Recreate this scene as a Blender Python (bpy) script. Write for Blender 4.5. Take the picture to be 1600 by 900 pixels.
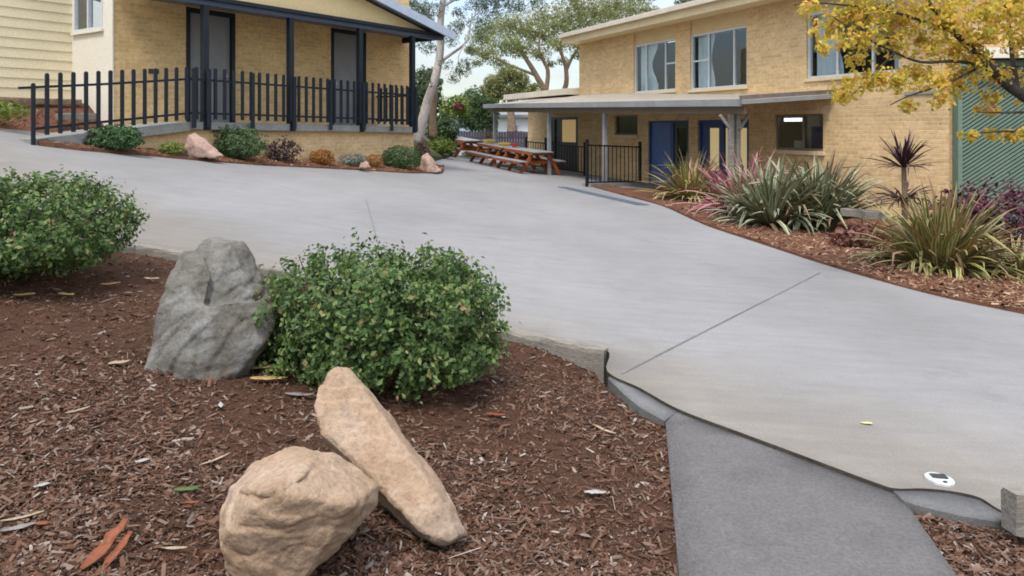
import bpy, bmesh, math, random
import numpy as np
from mathutils import Vector, Matrix, noise
from mathutils.geometry import delaunay_2d_cdt

# ------------------------------------------------------------------ clear
for o in list(bpy.data.objects):
    bpy.data.objects.remove(o, do_unlink=True)
scene = bpy.context.scene
COL = scene.collection
R = math.radians
EYE, FPX, HZ, CX = 1.5, 1150.0, 200.0, 800.0      # camera height, focal length and horizon in photo pixels

# ------------------------------------------------------------------ camera
cam = bpy.data.cameras.new('camera')
cam.sensor_width = 36.0
cam.lens = FPX / 1600 * 36.0
cam.shift_y = -(450 - HZ) / 1600.0
cam.clip_start = 0.05
cam.clip_end = 3000
camo = bpy.data.objects.new('camera', cam)
camo.location = (0, 0, EYE)
camo.rotation_euler = (R(90), 0, 0)
COL.objects.link(camo)
scene.camera = camo

# ------------------------------------------------------------------ sky, sun, exposure
SUN_EL, SUN_AZ = 60.0, 200.0      # elevation, compass azimuth (0 = +Y, clockwise) of the sun
world = bpy.data.worlds.new('World')
scene.world = world
world.use_nodes = True
wn, wl = world.node_tree.nodes, world.node_tree.links
wn.clear()
wout = wn.new('ShaderNodeOutputWorld')
bg = wn.new('ShaderNodeBackground')
bg.inputs['Strength'].default_value = 0.15
sky = wn.new('ShaderNodeTexSky')
sky.sky_type = 'NISHITA'
sky.sun_disc = False
sky.sun_elevation = R(SUN_EL)
sky.sun_rotation = R(SUN_AZ)
sky.air_density = 1.0
sky.dust_density = 0.4
tc = wn.new('ShaderNodeTexCoord')
mp = wn.new('ShaderNodeMapping')
mp.inputs['Scale'].default_value = (1.0, 1.0, 3.0)
mp.inputs['Location'].default_value = (0.3, 0.1, 0.25)
nz = wn.new('ShaderNodeTexNoise')
nz.inputs['Scale'].default_value = 3.2
nz.inputs['Detail'].default_value = 7
nz.inputs['Roughness'].default_value = 0.55
cr = wn.new('ShaderNodeValToRGB')
cr.color_ramp.elements[0].position = 0.38
cr.color_ramp.elements[1].position = 0.62
mx = wn.new('ShaderNodeMixRGB')
mx.inputs['Color2'].default_value = (4.75, 4.55, 4.30, 1)      # cloud radiance
wl.new(tc.outputs['Generated'], mp.inputs['Vector'])
wl.new(mp.outputs['Vector'], nz.inputs['Vector'])
wl.new(nz.outputs['Fac'], cr.inputs['Fac'])
wl.new(cr.outputs['Color'], mx.inputs['Fac'])
wl.new(sky.outputs['Color'], mx.inputs['Color1'])
# an overcast sky is about three times brighter overhead than at the horizon
sepz = wn.new('ShaderNodeSeparateXYZ'); wl.new(tc.outputs['Generated'], sepz.inputs[0])
grad = wn.new('ShaderNodeMapRange'); grad.inputs['From Min'].default_value = 0.05; grad.inputs['From Max'].default_value = 0.75
grad.inputs['To Min'].default_value = 0.50; grad.inputs['To Max'].default_value = 1.75
wl.new(sepz.outputs['Z'], grad.inputs['Value'])
mg = wn.new('ShaderNodeMixRGB'); mg.blend_type = 'MULTIPLY'; mg.inputs['Fac'].default_value = 1.0
wl.new(mx.outputs['Color'], mg.inputs['Color1']); wl.new(grad.outputs['Result'], mg.inputs['Color2'])
wl.new(mg.outputs['Color'], bg.inputs['Color'])
wl.new(bg.outputs['Background'], wout.inputs['Surface'])

sun = bpy.data.lights.new('sun', 'SUN')
sun.energy = 1.5
sun.angle = R(14)
sun.color = (1.0, 0.95, 0.87)
suno = bpy.data.objects.new('sun', sun)
az, el = R(SUN_AZ), R(SUN_EL)
to_sun = Vector((math.sin(az) * math.cos(el), math.cos(az) * math.cos(el), math.sin(el)))
suno.rotation_euler = to_sun.to_track_quat('Z', 'Y').to_euler()
suno.location = (0, -5, 20)
COL.objects.link(suno)

scene.view_settings.view_transform = 'Standard'
scene.view_settings.look = 'None'
scene.view_settings.gamma = 1.0
scene.view_settings.use_curve_mapping = False
scene.view_settings.exposure = 1.05
scene.render.engine = 'CYCLES'
scene.render.resolution_x, scene.render.resolution_y = 1024, 576
scene.cycles.filter_width = 1.8

# ================================================================== helpers
def P(px, py, Y):
    """world point seen at photo pixel (px, py) at distance Y along the view axis"""
    return Vector(((px - CX) / FPX * Y, Y, EYE + (HZ - py) / FPX * Y))

def sp(v, k=0.5):
    return math.log1p(math.exp(max(-40.0, min(40.0, v / k)))) * k

def H(x, y):
    """height of the driveway / the terrain"""
    x = max(-14.0, min(14.0, x))
    h = 0.125 * sp(0.5 - x) - 0.055 * sp(x - 0.5)
    if x < -2: h += 0.0057 * (x + 2) ** 2
    return h

def hit(px, py, off=0.0):
    """where the view ray through a pixel meets the terrain"""
    k = (HZ - py) / FPX
    lo, hi = 0.5, 80.0
    for _ in range(60):
        m = (lo + hi) / 2
        z = EYE + k * m
        if z > H((px - CX) / FPX * m, m) + off: lo = m
        else: hi = m
    return Vector(((px - CX) / FPX * lo, lo, EYE + k * lo))

def tag(o, label=None, cat=None, group=None, kind=None):
    if label: o['label'] = label
    if cat: o['category'] = cat
    if group: o['group'] = group
    if kind: o['kind'] = kind
    return o

def thing(name, loc, label, cat, group=None, rz=0.0):
    o = bpy.data.objects.new(name, None)
    o.empty_display_size = 0.2
    o.location = loc
    o.rotation_euler = (0, 0, rz)
    COL.objects.link(o)
    return tag(o, label, cat, group)

def world_loc(o):
    v = Vector(o.location)
    while o.parent:
        o = o.parent
        v = v + Vector(o.location)
    return v

class MB:
    """collects geometry (world coordinates) and links it as one mesh object"""
    def __init__(s):
        s.v, s.f, s.uv, s.m = [], [], [], []
    def face(s, pts, uv=None, mi=0):
        b = len(s.v)
        s.v += [tuple(p) for p in pts]
        s.f.append(tuple(range(b, b + len(pts))))
        s.uv.append(uv); s.m.append(mi)
    def hexa(s, b, t, mi=0):
        """eight corners: bottom ring of 4 (counter-clockwise from above), top ring of 4"""
        s.face([b[3], b[2], b[1], b[0]], None, mi); s.face(t, None, mi)
        for i in range(4):
            j = (i + 1) % 4
            s.face([b[i], b[j], t[j], t[i]], None, mi)
    def box(s, c, d, rz=0.0, mi=0):
        cx, cy, cz = c; hx, hy, hz = d[0] / 2, d[1] / 2, d[2] / 2
        ca, sa = math.cos(rz), math.sin(rz)
        ring = [(-hx, -hy), (hx, -hy), (hx, hy), (-hx, hy)]
        q = [(cx + a * ca - b * sa, cy + a * sa + b * ca) for a, b in ring]
        s.hexa([(x, y, cz - hz) for x, y in q], [(x, y, cz + hz) for x, y in q], mi)
    def bar(s, a, b, w, h, up=(0, 0, 1), mi=0):
        """rectangular bar from a to b, w wide, h deep along up"""
        a, b, up = Vector(a), Vector(b), Vector(up)
        d = (b - a).normalized()
        x = d.cross(up).normalized(); u = x.cross(d).normalized()
        o = [(-w / 2, -h / 2), (w / 2, -h / 2), (w / 2, h / 2), (-w / 2, h / 2)]
        r1 = [a + x * p + u * q for p, q in o]; r2 = [b + x * p + u * q for p, q in o]
        s.face(r1[::-1], None, mi); s.face(r2, None, mi)
        for i in range(4):
            j = (i + 1) % 4
            s.face([r1[i], r1[j], r2[j], r2[i]][::1], None, mi)
    def tube(s, pts, rad, n=8, mi=0):
        pts = [Vector(p) for p in pts]
        rings = []
        for i, p in enumerate(pts):
            d = (pts[min(i + 1, len(pts) - 1)] - pts[max(i - 1, 0)]).normalized()
            x = d.cross(Vector((0.13, 0.31, 0.94)))
            if x.length < 0.05: x = d.cross(Vector((1, 0, 0)))
            x.normalize(); y = d.cross(x)
            r = rad[i] if hasattr(rad, '__len__') else rad
            rings.append([p + (x * math.cos(2 * math.pi * k / n) + y * math.sin(2 * math.pi * k / n)) * r for k in range(n)])
        b = len(s.v)
        for r_ in rings: s.v += [tuple(p) for p in r_]
        for i in range(len(rings) - 1):
            for k in range(n):
                k2 = (k + 1) % n
                s.f.append((b + i * n + k, b + i * n + k2, b + (i + 1) * n + k2, b + (i + 1) * n + k)); s.uv.append(None); s.m.append(mi)
        s.f.append(tuple(b + k for k in range(n))[::-1]); s.uv.append(None); s.m.append(mi)
        e = b + (len(rings) - 1) * n
        s.f.append(tuple(e + k for k in range(n))); s.uv.append(None); s.m.append(mi)
    def build(s, name, mat, parent=None, origin=None, smooth=False, bevel=0.0):
        me = bpy.data.meshes.new(name)
        off = world_loc(parent) if parent else (Vector(origin) if origin else Vector((0, 0, 0)))
        me.from_pydata([(x - off.x, y - off.y, z - off.z) for x, y, z in s.v], [], s.f)
        for m in (mat if isinstance(mat, (list, tuple)) else [mat]): me.materials.append(m)
        if any(s.m): me.polygons.foreach_set('material_index', s.m)
        if any(u is not None for u in s.uv):
            ul = me.uv_layers.new(name='UVMap')
            k = 0
            for u, f in zip(s.uv, s.f):
                for i in range(len(f)):
                    ul.data[k].uv = u[i] if u else (0, 0)
                    k += 1
        bm = bmesh.new(); bm.from_mesh(me)
        bmesh.ops.remove_doubles(bm, verts=bm.verts, dist=1e-5)
        bmesh.ops.recalc_face_normals(bm, faces=bm.faces)
        if bevel:
            bmesh.ops.bevel(bm, geom=[e for e in bm.edges if len(e.link_faces) == 2 and e.calc_face_angle(0) > 0.5], offset=bevel, segments=1, affect='EDGES', clamp_overlap=True)
        bm.to_mesh(me); bm.free()
        if smooth: me.polygons.foreach_set('use_smooth', [True] * len(me.polygons))
        me.update()
        o = bpy.data.objects.new(name, me)
        COL.objects.link(o)
        if parent: o.parent = parent
        elif origin: o.location = origin
        return o

def np_obj(name, verts, faces, mat, parent=None, origin=None, uv=None, smooth=False):
    """object from numpy arrays: verts (N,3), faces (M,k)"""
    off = world_loc(parent) if parent else (Vector(origin) if origin else Vector((0, 0, 0)))
    me = bpy.data.meshes.new(name)
    v = (np.asarray(verts, dtype=np.float64) - np.array(off)).astype(np.float32)
    f = np.asarray(faces, dtype=np.int32)
    k = f.shape[1]
    me.vertices.add(len(v)); me.vertices.foreach_set('co', v.ravel())
    me.loops.add(f.size); me.loops.foreach_set('vertex_index', f.ravel())
    me.polygons.add(len(f))
    me.polygons.foreach_set('loop_start', np.arange(0, f.size, k, dtype=np.int32))
    me.polygons.foreach_set('loop_total', np.full(len(f), k, dtype=np.int32))
    if uv is not None:
        ul = me.uv_layers.new(name='UVMap')
        ul.data.foreach_set('uv', np.asarray(uv, dtype=np.float32)[f.ravel()].ravel())
    me.materials.append(mat)
    me.update(calc_edges=True)
    if smooth: me.polygons.foreach_set('use_smooth', [True] * len(me.polygons))
    o = bpy.data.objects.new(name, me)
    COL.objects.link(o)
    if parent: o.parent = parent
    elif origin: o.location = origin
    return o

# ------------------------------------------------------------------ materials
def mat_new(name):
    m = bpy.data.materials.new(name); m.use_nodes = True
    n, l = m.node_tree.nodes, m.node_tree.links
    return m, n, l, n['Principled BSDF']

def ramp(n, stops, interp='LINEAR'):
    r = n.new('ShaderNodeValToRGB'); e = r.color_ramp.elements
    r.color_ramp.interpolation = interp
    e[0].position, e[0].color = stops[0][0], (*stops[0][1], 1)
    e[1].position, e[1].color = stops[-1][0], (*stops[-1][1], 1)
    for p, c in stops[1:-1]:
        q = e.new(p); q.color = (*c, 1)
    return r

def noise_node(n, l, scale, detail=4, rough=0.55, coord='Object', stretch=None, dist=0.0):
    t = n.new('ShaderNodeTexCoord'); q = n.new('ShaderNodeTexNoise')
    q.inputs['Scale'].default_value = scale; q.inputs['Detail'].default_value = detail
    q.inputs['Roughness'].default_value = rough; q.inputs['Distortion'].default_value = dist
    if stretch:
        mp_ = n.new('ShaderNodeMapping'); mp_.inputs['Scale'].default_value = stretch
        l.new(t.outputs[coord], mp_.inputs['Vector']); l.new(mp_.outputs['Vector'], q.inputs['Vector'])
    else: l.new(t.outputs[coord], q.inputs['Vector'])
    return q

def mix(n, l, fac, a, b, mode='MIX'):
    m = n.new('ShaderNodeMixRGB'); m.blend_type = mode
    for sock, v in ((m.inputs['Fac'], fac), (m.inputs['Color1'], a), (m.inputs['Color2'], b)):
        if hasattr(v, 'is_output') or isinstance(v, bpy.types.NodeSocket): l.new(v, sock)
        elif isinstance(v, (int, float)): sock.default_value = v
        else: sock.default_value = (*v, 1)
    return m.outputs['Color']

def bump(n, l, b, height, strength=0.3, dist=0.02):
    q = n.new('ShaderNodeBump'); q.inputs['Strength'].default_value = strength; q.inputs['Distance'].default_value = dist
    l.new(height, q.inputs['Height']); l.new(q.outputs['Normal'], b.inputs['Normal'])

def mottled(name, c1, c2, scale=6.0, rough=0.7, spec=0.3, bstr=0.15, metallic=0.0, stretch=None, fine=60.0, bdist=0.01, c3=None, coord='Object'):
    m, n, l, b = mat_new(name)
    q = noise_node(n, l, scale, 5, 0.6, coord, stretch)
    r = ramp(n, [(0.3, c1), (0.7, c2)] if c3 is None else [(0.28, c1), (0.5, c2), (0.75, c3)])
    l.new(q.outputs['Fac'], r.inputs['Fac'])
    q2 = noise_node(n, l, fine, 3, 0.6, coord, stretch)
    r2 = ramp(n, [(0.25, (0.72,) * 3), (0.75, (1.18,) * 3)])
    l.new(q2.outputs['Fac'], r2.inputs['Fac'])
    col = mix(n, l, 1.0, r.outputs['Color'], r2.outputs['Color'], 'MULTIPLY')
    l.new(col, b.inputs['Base Color'])
    b.inputs['Roughness'].default_value = rough; b.inputs['Metallic'].default_value = metallic
    b.inputs['Specular IOR Level'].default_value = spec
    if bstr: bump(n, l, b, q2.outputs['Fac'], bstr, bdist)
    return m

def brick_mat(name, c1, c2, mortar, stain=0.35):
    m, n, l, b = mat_new(name)
    t = n.new('ShaderNodeTexCoord'); k = n.new('ShaderNodeTexBrick')
    l.new(t.outputs['UV'], k.inputs['Vector'])
    k.inputs['Scale'].default_value = 1.0
    k.inputs['Brick Width'].default_value = 0.24; k.inputs['Row Height'].default_value = 0.086
    k.inputs['Mortar Size'].default_value = 0.009; k.inputs['Mortar Smooth'].default_value = 0.3
    k.inputs['Color1'].default_value = (*c1, 1); k.inputs['Color2'].default_value = (*c2, 1); k.inputs['Mortar'].default_value = (*mortar, 1)
    q = noise_node(n, l, 1.3, 5, 0.65, 'UV'); r = ramp(n, [(0.3, (0.82,) * 3), (0.7, (1.1,) * 3)])
    l.new(q.outputs['Fac'], r.inputs['Fac'])
    q2 = noise_node(n, l, 11, 5, 0.75, 'UV'); r2 = ramp(n, [(0.32, (0.68, 0.65, 0.61)), (0.48, (0.98,) * 3), (0.7, (1.1,) * 3)])
    l.new(q2.outputs['Fac'], r2.inputs['Fac'])
    c = mix(n, l, 1.0, k.outputs['Color'], r.outputs['Color'], 'MULTIPLY')
    c = mix(n, l, 0.9, c, r2.outputs['Color'], 'MULTIPLY')
    l.new(c, b.inputs['Base Color'])
    b.inputs['Roughness'].default_value = 0.85; b.inputs['Specular IOR Level'].default_value = 0.15
    mm = n.new('ShaderNodeMath'); mm.operation = 'SUBTRACT'
    l.new(q2.outputs['Fac'], mm.inputs[0]); l.new(k.outputs['Fac'], mm.inputs[1])
    bump(n, l, b, mm.outputs[0], 0.6, 0.012)
    return m

def leaf_mat(name, stops, trans=0.3, rough=0.5, spec=0.3):
    m, n, l, b = mat_new(name)
    g = n.new('ShaderNodeNewGeometry'); r = ramp(n, stops)
    l.new(g.outputs['Random Per Island'], r.inputs['Fac'])
    l.new(r.outputs['Color'], b.inputs['Base Color'])
    b.inputs['Roughness'].default_value = rough; b.inputs['Specular IOR Level'].default_value = spec
    t = n.new('ShaderNodeBsdfTranslucent'); l.new(r.outputs['Color'], t.inputs['Color'])
    mxs = n.new('ShaderNodeMixShader'); mxs.inputs[0].default_value = trans
    l.new(b.outputs[0], mxs.inputs[1]); l.new(t.outputs[0], mxs.inputs[2])
    l.new(mxs.outputs[0], n['Material Output'].inputs['Surface'])
    return m

def blade_mat(name, centre, edge, edge2, dead=None):
    """strap leaf: coloured centre, paler margins (u across the blade)"""
    m, n, l, b = mat_new(name)
    t = n.new('ShaderNodeTexCoord'); s = n.new('ShaderNodeSeparateXYZ'); l.new(t.outputs['UV'], s.inputs[0])
    g = n.new('ShaderNodeNewGeometry')
    re = ramp(n, [(0.0, edge), (1.0, edge2)]); l.new(g.outputs['Random Per Island'], re.inputs['Fac'])
    rc = ramp(n, [(0.0, centre[0]), (1.0, centre[1])]); l.new(g.outputs['Random Per Island'], rc.inputs['Fac'])
    band = ramp(n, [(0.0, (1, 1, 1)), (0.2, (1, 1, 1)), (0.3, (0, 0, 0)), (0.7, (0, 0, 0)), (0.8, (1, 1, 1)), (1.0, (1, 1, 1))])
    l.new(s.outputs['X'], band.inputs['Fac'])
    c = mix(n, l, band.outputs['Color'], rc.outputs['Color'], re.outputs['Color'])
    if dead:
        th = n.new('ShaderNodeMath'); th.operation = 'MULTIPLY'; th.inputs[1].default_value = 7.13
        fr = n.new('ShaderNodeMath'); fr.operation = 'FRACT'
        gt = n.new('ShaderNodeMath'); gt.operation = 'GREATER_THAN'; gt.inputs[1].default_value = 0.8
        l.new(g.outputs['Random Per Island'], th.inputs[0]); l.new(th.outputs[0], fr.inputs[0]); l.new(fr.outputs[0], gt.inputs[0])
        c = mix(n, l, gt.outputs[0], c, dead)
    l.new(c, b.inputs['Base Color'])
    b.inputs['Roughness'].default_value = 0.45; b.inputs['Specular IOR Level'].default_value = 0.35
    return m

def glass_mat(name, tint=(0.75, 0.8, 0.8), gloss=0.18):
    m, n, l, b = mat_new(name)
    t = n.new('ShaderNodeBsdfTransparent'); t.inputs['Color'].default_value = (*tint, 1)
    g = n.new('ShaderNodeBsdfGlossy'); g.inputs['Roughness'].default_value = 0.02; g.inputs['Color'].default_value = (0.9, 0.93, 0.95, 1)
    mxs = n.new('ShaderNodeMixShader'); mxs.inputs[0].default_value = gloss
    l.new(t.outputs[0], mxs.inputs[1]); l.new(g.outputs[0], mxs.inputs[2])
    l.new(mxs.outputs[0], n['Material Output'].inputs['Surface'])
    return m

def emit_mat(name, col, strength):
    m, n, l, b = mat_new(name)
    b.inputs['Base Color'].default_value = (*col, 1)
    b.inputs['Emission Color'].default_value = (*col, 1); b.inputs['Emission Strength'].default_value = strength
    b.inputs['Roughness'].default_value = 0.8
    return m

M = {}
M['brick_gold'] = brick_mat('golden brick', (0.74, 0.505, 0.235), (0.60, 0.395, 0.17), (0.68, 0.52, 0.30))
M['brick_cream'] = brick_mat('cream brick', (0.70, 0.49, 0.255), (0.57, 0.385, 0.19), (0.66, 0.515, 0.315))
M['gable'] = mottled('gable sheet', (0.76, 0.57, 0.28), (0.81, 0.63, 0.34), 2, 0.6, 0.3, 0.05)
M['weatherboard'] = mottled('cream weatherboard', (0.74, 0.635, 0.42), (0.78, 0.68, 0.46), 1.5, 0.55, 0.3, 0.03)
M['white_wall'] = mottled('white boards', (0.70, 0.645, 0.535), (0.74, 0.69, 0.58), 1.5, 0.55, 0.3, 0.03)
M['navy'] = mottled('navy paint', (0.010, 0.015, 0.021), (0.015, 0.020, 0.028), 4, 0.5, 0.25, 0.03)
M['navy_beam'] = mottled('blue grey beam paint', (0.035, 0.052, 0.095), (0.048, 0.068, 0.115), 4, 0.4, 0.4, 0.03)
M['black_paint'] = mottled('black fence paint', (0.008, 0.009, 0.011), (0.014, 0.015, 0.018), 4, 0.35, 0.4, 0.03)
M['door_grey'] = mottled('grey door paint', (0.20, 0.20, 0.20), (0.235, 0.235, 0.235), 3, 0.45, 0.4, 0.02)
M['door_dark'] = mottled('charcoal door paint', (0.035, 0.032, 0.034), (0.05, 0.045, 0.048), 3, 0.45, 0.4, 0.02)
M['door_blue'] = mottled('blue door paint', (0.065, 0.13, 0.32), (0.08, 0.155, 0.37), 3, 0.4, 0.4, 0.02)
M['frame_blue'] = mottled('dark blue frame paint', (0.03, 0.06, 0.17), (0.04, 0.075, 0.20), 3, 0.4, 0.4, 0.02)
M['silver'] = mottled('pale zinc barge', (0.40, 0.46, 0.56), (0.48, 0.54, 0.63), 5, 0.45, 0.4, 0.03)
M['alu'] = mottled('window frame aluminium', (0.52, 0.54, 0.56), (0.6, 0.62, 0.64), 9, 0.4, 0.5, 0.02)
M['alu_bronze'] = mottled('bronze window frame', (0.16, 0.13, 0.10), (0.2, 0.165, 0.13), 9, 0.4, 0.5, 0.02)
M['cream_trim'] = mottled('cream painted eaves', (0.62, 0.48, 0.28), (0.70, 0.56, 0.34), 2, 0.55, 0.3, 0.04)
M['cream_lintel'] = mottled('cream lintel sheet', (0.58, 0.44, 0.24), (0.64, 0.49, 0.28), 2, 0.6, 0.3, 0.04)
M['gutter'] = mottled('grey gutter', (0.22, 0.222, 0.22), (0.28, 0.282, 0.28), 4, 0.45, 0.4, 0.03)
M['roof_sheet'] = mottled('pale roof sheet', (0.55, 0.48, 0.37), (0.64, 0.57, 0.46), 3, 0.5, 0.3, 0.04)
M['roof_grey'] = mottled('dull roof sheet', (0.30, 0.265, 0.215), (0.38, 0.34, 0.28), 3, 0.6, 0.2, 0.06)
M['roof_dark'] = mottled('brown grey roof edge', (0.13, 0.10, 0.095), (0.2, 0.16, 0.15), 6, 0.7, 0.3, 0.1)
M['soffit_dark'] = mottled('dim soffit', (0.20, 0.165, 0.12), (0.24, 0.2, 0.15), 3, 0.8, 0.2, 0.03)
M['post_grey'] = mottled('grey steel post', (0.22, 0.23, 0.24), (0.28, 0.29, 0.30), 5, 0.5, 0.4, 0.03)
M['wood_grey'] = mottled('weathered grey timber', (0.17, 0.15, 0.13), (0.30, 0.27, 0.23), 4, 0.85, 0.15, 0.5, stretch=(1, 1, 6), fine=30)
M['sleeper'] = mottled('old sleeper timber', (0.13, 0.118, 0.098), (0.245, 0.22, 0.185), 4, 0.9, 0.1, 0.5, stretch=(1, 4, 5), fine=18, bdist=0.01, c3=(0.185, 0.168, 0.14))
M['bench_top'] = mottled('grey table planks', (0.20, 0.205, 0.21), (0.29, 0.295, 0.30), 3, 0.85, 0.12, 0.15, stretch=(6, 1, 1), fine=25)
M['bench_wood'] = mottled('orange stained timber', (0.23, 0.055, 0.016), (0.33, 0.088, 0.026), 4, 0.6, 0.3, 0.2, fine=35)
M['concrete_slab'] = mottled('slab concrete', (0.20, 0.20, 0.185), (0.29, 0.285, 0.265), 3, 0.9, 0.15, 0.3, fine=40)
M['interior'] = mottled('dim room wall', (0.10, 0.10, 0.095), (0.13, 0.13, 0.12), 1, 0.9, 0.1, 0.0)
M['curtain'] = mottled('pale blue curtain', (0.74, 0.80, 0.81), (0.80, 0.85, 0.86), 4, 0.9, 0.1, 0.1, stretch=(14, 14, 0.3))
M['blue_screen'] = mottled('blue board', (0.02, 0.04, 0.12), (0.03, 0.055, 0.15), 3, 0.6, 0.2, 0.0)
M['white_plastic'] = mottled('white plastic', (0.42, 0.44, 0.43), (0.56, 0.58, 0.57), 8, 0.5, 0.4, 0.05)
M['yellow'] = mottled('yellow plastic', (0.75, 0.50, 0.08), (0.8, 0.56, 0.12), 5, 0.5, 0.4, 0.03)
M['red'] = mottled('red plastic', (0.45, 0.03, 0.04), (0.5, 0.05, 0.06), 5, 0.5, 0.4, 0.03)
M['green_clad'] = mottled('green cladding', (0.125, 0.185, 0.135), (0.16, 0.225, 0.17), 3, 0.55, 0.35, 0.05)
M['green_gap'] = mottled('dark green gap', (0.02, 0.05, 0.035), (0.03, 0.065, 0.045), 3, 0.7, 0.2, 0.05)
M['metal'] = mottled('galvanised steel', (0.12, 0.145, 0.175), (0.17, 0.20, 0.235), 9, 0.5, 0.4, 0.05)
M['glass'] = glass_mat('window glass', (0.84, 0.88, 0.89), 0.07)
M['glass_low'] = glass_mat('lower window glass', (0.85, 0.87, 0.85), 0.05)
M['lit_pane'] = emit_mat('lit yellow blind', (0.72, 0.58, 0.28), 0.20)
M['lit_pane_dim'] = emit_mat('dim lit door glass', (0.60, 0.43, 0.18), 0.18)
M['tube_light'] = emit_mat('fluorescent tube', (0.9, 0.95, 1.0), 1.3)

# driveway concrete: pale, with soft blotches, faint wear and a beige stain along its low edge
def driveway_mat():
    m, n, l, b = mat_new('driveway concrete')
    q = noise_node(n, l, 0.35, 6, 0.65, 'Object', (1, 0.6, 1)); r = ramp(n, [(0.30, (0.205, 0.197, 0.190)), (0.70, (0.282, 0.273, 0.265))]); l.new(q.outputs['Fac'], r.inputs['Fac'])
    q2 = noise_node(n, l, 2.6, 8, 0.75, 'Object', (0.7, 3.2, 1)); r2 = ramp(n, [(0.3, (0.88,) * 3), (0.7, (1.07,) * 3)]); l.new(q2.outputs['Fac'], r2.inputs['Fac'])
    q3 = noise_node(n, l, 160, 3, 0.6); r3 = ramp(n, [(0.3, (0.80,) * 3), (0.7, (1.12,) * 3)]); l.new(q3.outputs['Fac'], r3.inputs['Fac'])
    c = mix(n, l, 1.0, r.outputs['Color'], r2.outputs['Color'], 'MULTIPLY')
    c = mix(n, l, 1.0, c, r3.outputs['Color'], 'MULTIPLY')
    q5 = noise_node(n, l, 1.1, 9, 0.8, 'Object', (1, 1.5, 1), 0.8); r5 = ramp(n, [(0.56, (1, 1, 1)), (0.68, (0.84, 0.83, 0.82))]); l.new(q5.outputs['Fac'], r5.inputs['Fac'])
    c = mix(n, l, 1.0, c, r5.outputs['Color'], 'MULTIPLY')
    q6 = noise_node(n, l, 7.0, 4, 0.6); r6 = ramp(n, [(0.70, (1, 1, 1)), (0.76, (0.70, 0.66, 0.62))]); l.new(q6.outputs['Fac'], r6.inputs['Fac'])
    c = mix(n, l, 0.8, c, r6.outputs['Color'], 'MULTIPLY')
    # stain: distance from a line along the low edge (object coordinates are world metres)
    t = n.new('ShaderNodeTexCoord'); s = n.new('ShaderNodeSeparateXYZ'); l.new(t.outputs['Object'], s.inputs[0])
    e1 = n.new('ShaderNodeMath'); e1.operation = 'MULTIPLY_ADD'; e1.inputs[1].default_value = 0.72; e1.inputs[2].default_value = -4.75
    l.new(s.outputs['X'], e1.inputs[0])
    e2 = n.new('ShaderNodeMath'); e2.operation = 'ADD'; l.new(e1.outputs[0], e2.inputs[0]); l.new(s.outputs['Y'], e2.inputs[1])
    q4 = noise_node(n, l, 1.6, 5, 0.6)
    e3 = n.new('ShaderNodeMath'); e3.operation = 'MULTIPLY_ADD'; e3.inputs[1].default_value = 1.5; l.new(q4.outputs['Fac'], e3.inputs[0]); l.new(e2.outputs[0], e3.inputs[2])
    r4 = ramp(n, [(0.45, (1, 1, 1)), (1.0, (0, 0, 0))])
    e4 = n.new('ShaderNodeMath'); e4.operation = 'MULTIPLY_ADD'; e4.inputs[1].default_value = 0.42; e4.inputs[2].default_value = 0.05; l.new(e3.outputs[0], e4.inputs[0])
    l.new(e4.outputs[0], r4.inputs['Fac'])
    stf = mix(n, l, 1.0, r4.outputs['Color'], (0.8, 0.8, 0.8), 'MULTIPLY')
    c2 = mix(n, l, 1.0, c, (0.90, 0.83, 0.72), 'MULTIPLY')
    c = mix(n, l, stf, c, c2)
    l.new(c, b.inputs['Base Color'])
    b.inputs['Roughness'].default_value = 0.85; b.inputs['Specular IOR Level'].default_value = 0.2
    bump(n, l, b, q3.outputs['Fac'], 0.25, 0.004)
    return m
M['driveway'] = driveway_mat()
M['path'] = mottled('footpath concrete', (0.110, 0.103, 0.098), (0.138, 0.129, 0.123), 3.0, 0.9, 0.15, 1.0, fine=70, bdist=0.006, c3=(0.122, 0.114, 0.108))
M['kerb'] = mottled('kerb concrete', (0.11, 0.108, 0.104), (0.175, 0.171, 0.166), 3.5, 0.85, 0.2, 0.4, fine=90, bdist=0.006)
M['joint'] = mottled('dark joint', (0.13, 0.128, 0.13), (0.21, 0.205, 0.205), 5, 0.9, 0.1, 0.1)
M['edge_shade'] = mottled('slab edge painted shade dark', (0.045, 0.038, 0.03), (0.085, 0.07, 0.055), 6, 0.95, 0.1, 0.4)  # dark colour paints in the gap and shadow line along the driveway edge
M['soil'] = mottled('mulch soil', (0.042, 0.023, 0.014), (0.115, 0.058, 0.036), 18, 0.95, 0.1, 1.0, fine=90, bdist=0.03, c3=(0.072, 0.037, 0.024))
M['soil_red'] = mottled('red brown mulch', (0.07, 0.03, 0.02), (0.19, 0.09, 0.055), 14, 0.95, 0.1, 1.0, fine=60, bdist=0.03, c3=(0.12, 0.058, 0.04))
M['ground'] = mottled('rough grass ground', (0.06, 0.07, 0.03), (0.13, 0.13, 0.07), 0.6, 0.95, 0.1, 0.3, fine=9)
M['chips'] = leaf_mat('bark chips', [(0, (0.036, 0.020, 0.013)), (0.3, (0.082, 0.043, 0.027)), (0.62, (0.135, 0.070, 0.044)), (0.86, (0.165, 0.108, 0.078)), (0.96, (0.20, 0.155, 0.122)), (1, (0.34, 0.29, 0.25))], 0.0, 0.9, 0.1)
M['litter'] = leaf_mat('leaf litter', [(0, (0.07, 0.03, 0.018)), (0.4, (0.17, 0.08, 0.045)), (0.75, (0.27, 0.15, 0.09)), (1, (0.45, 0.33, 0.22))], 0.0, 0.9, 0.1)
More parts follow.
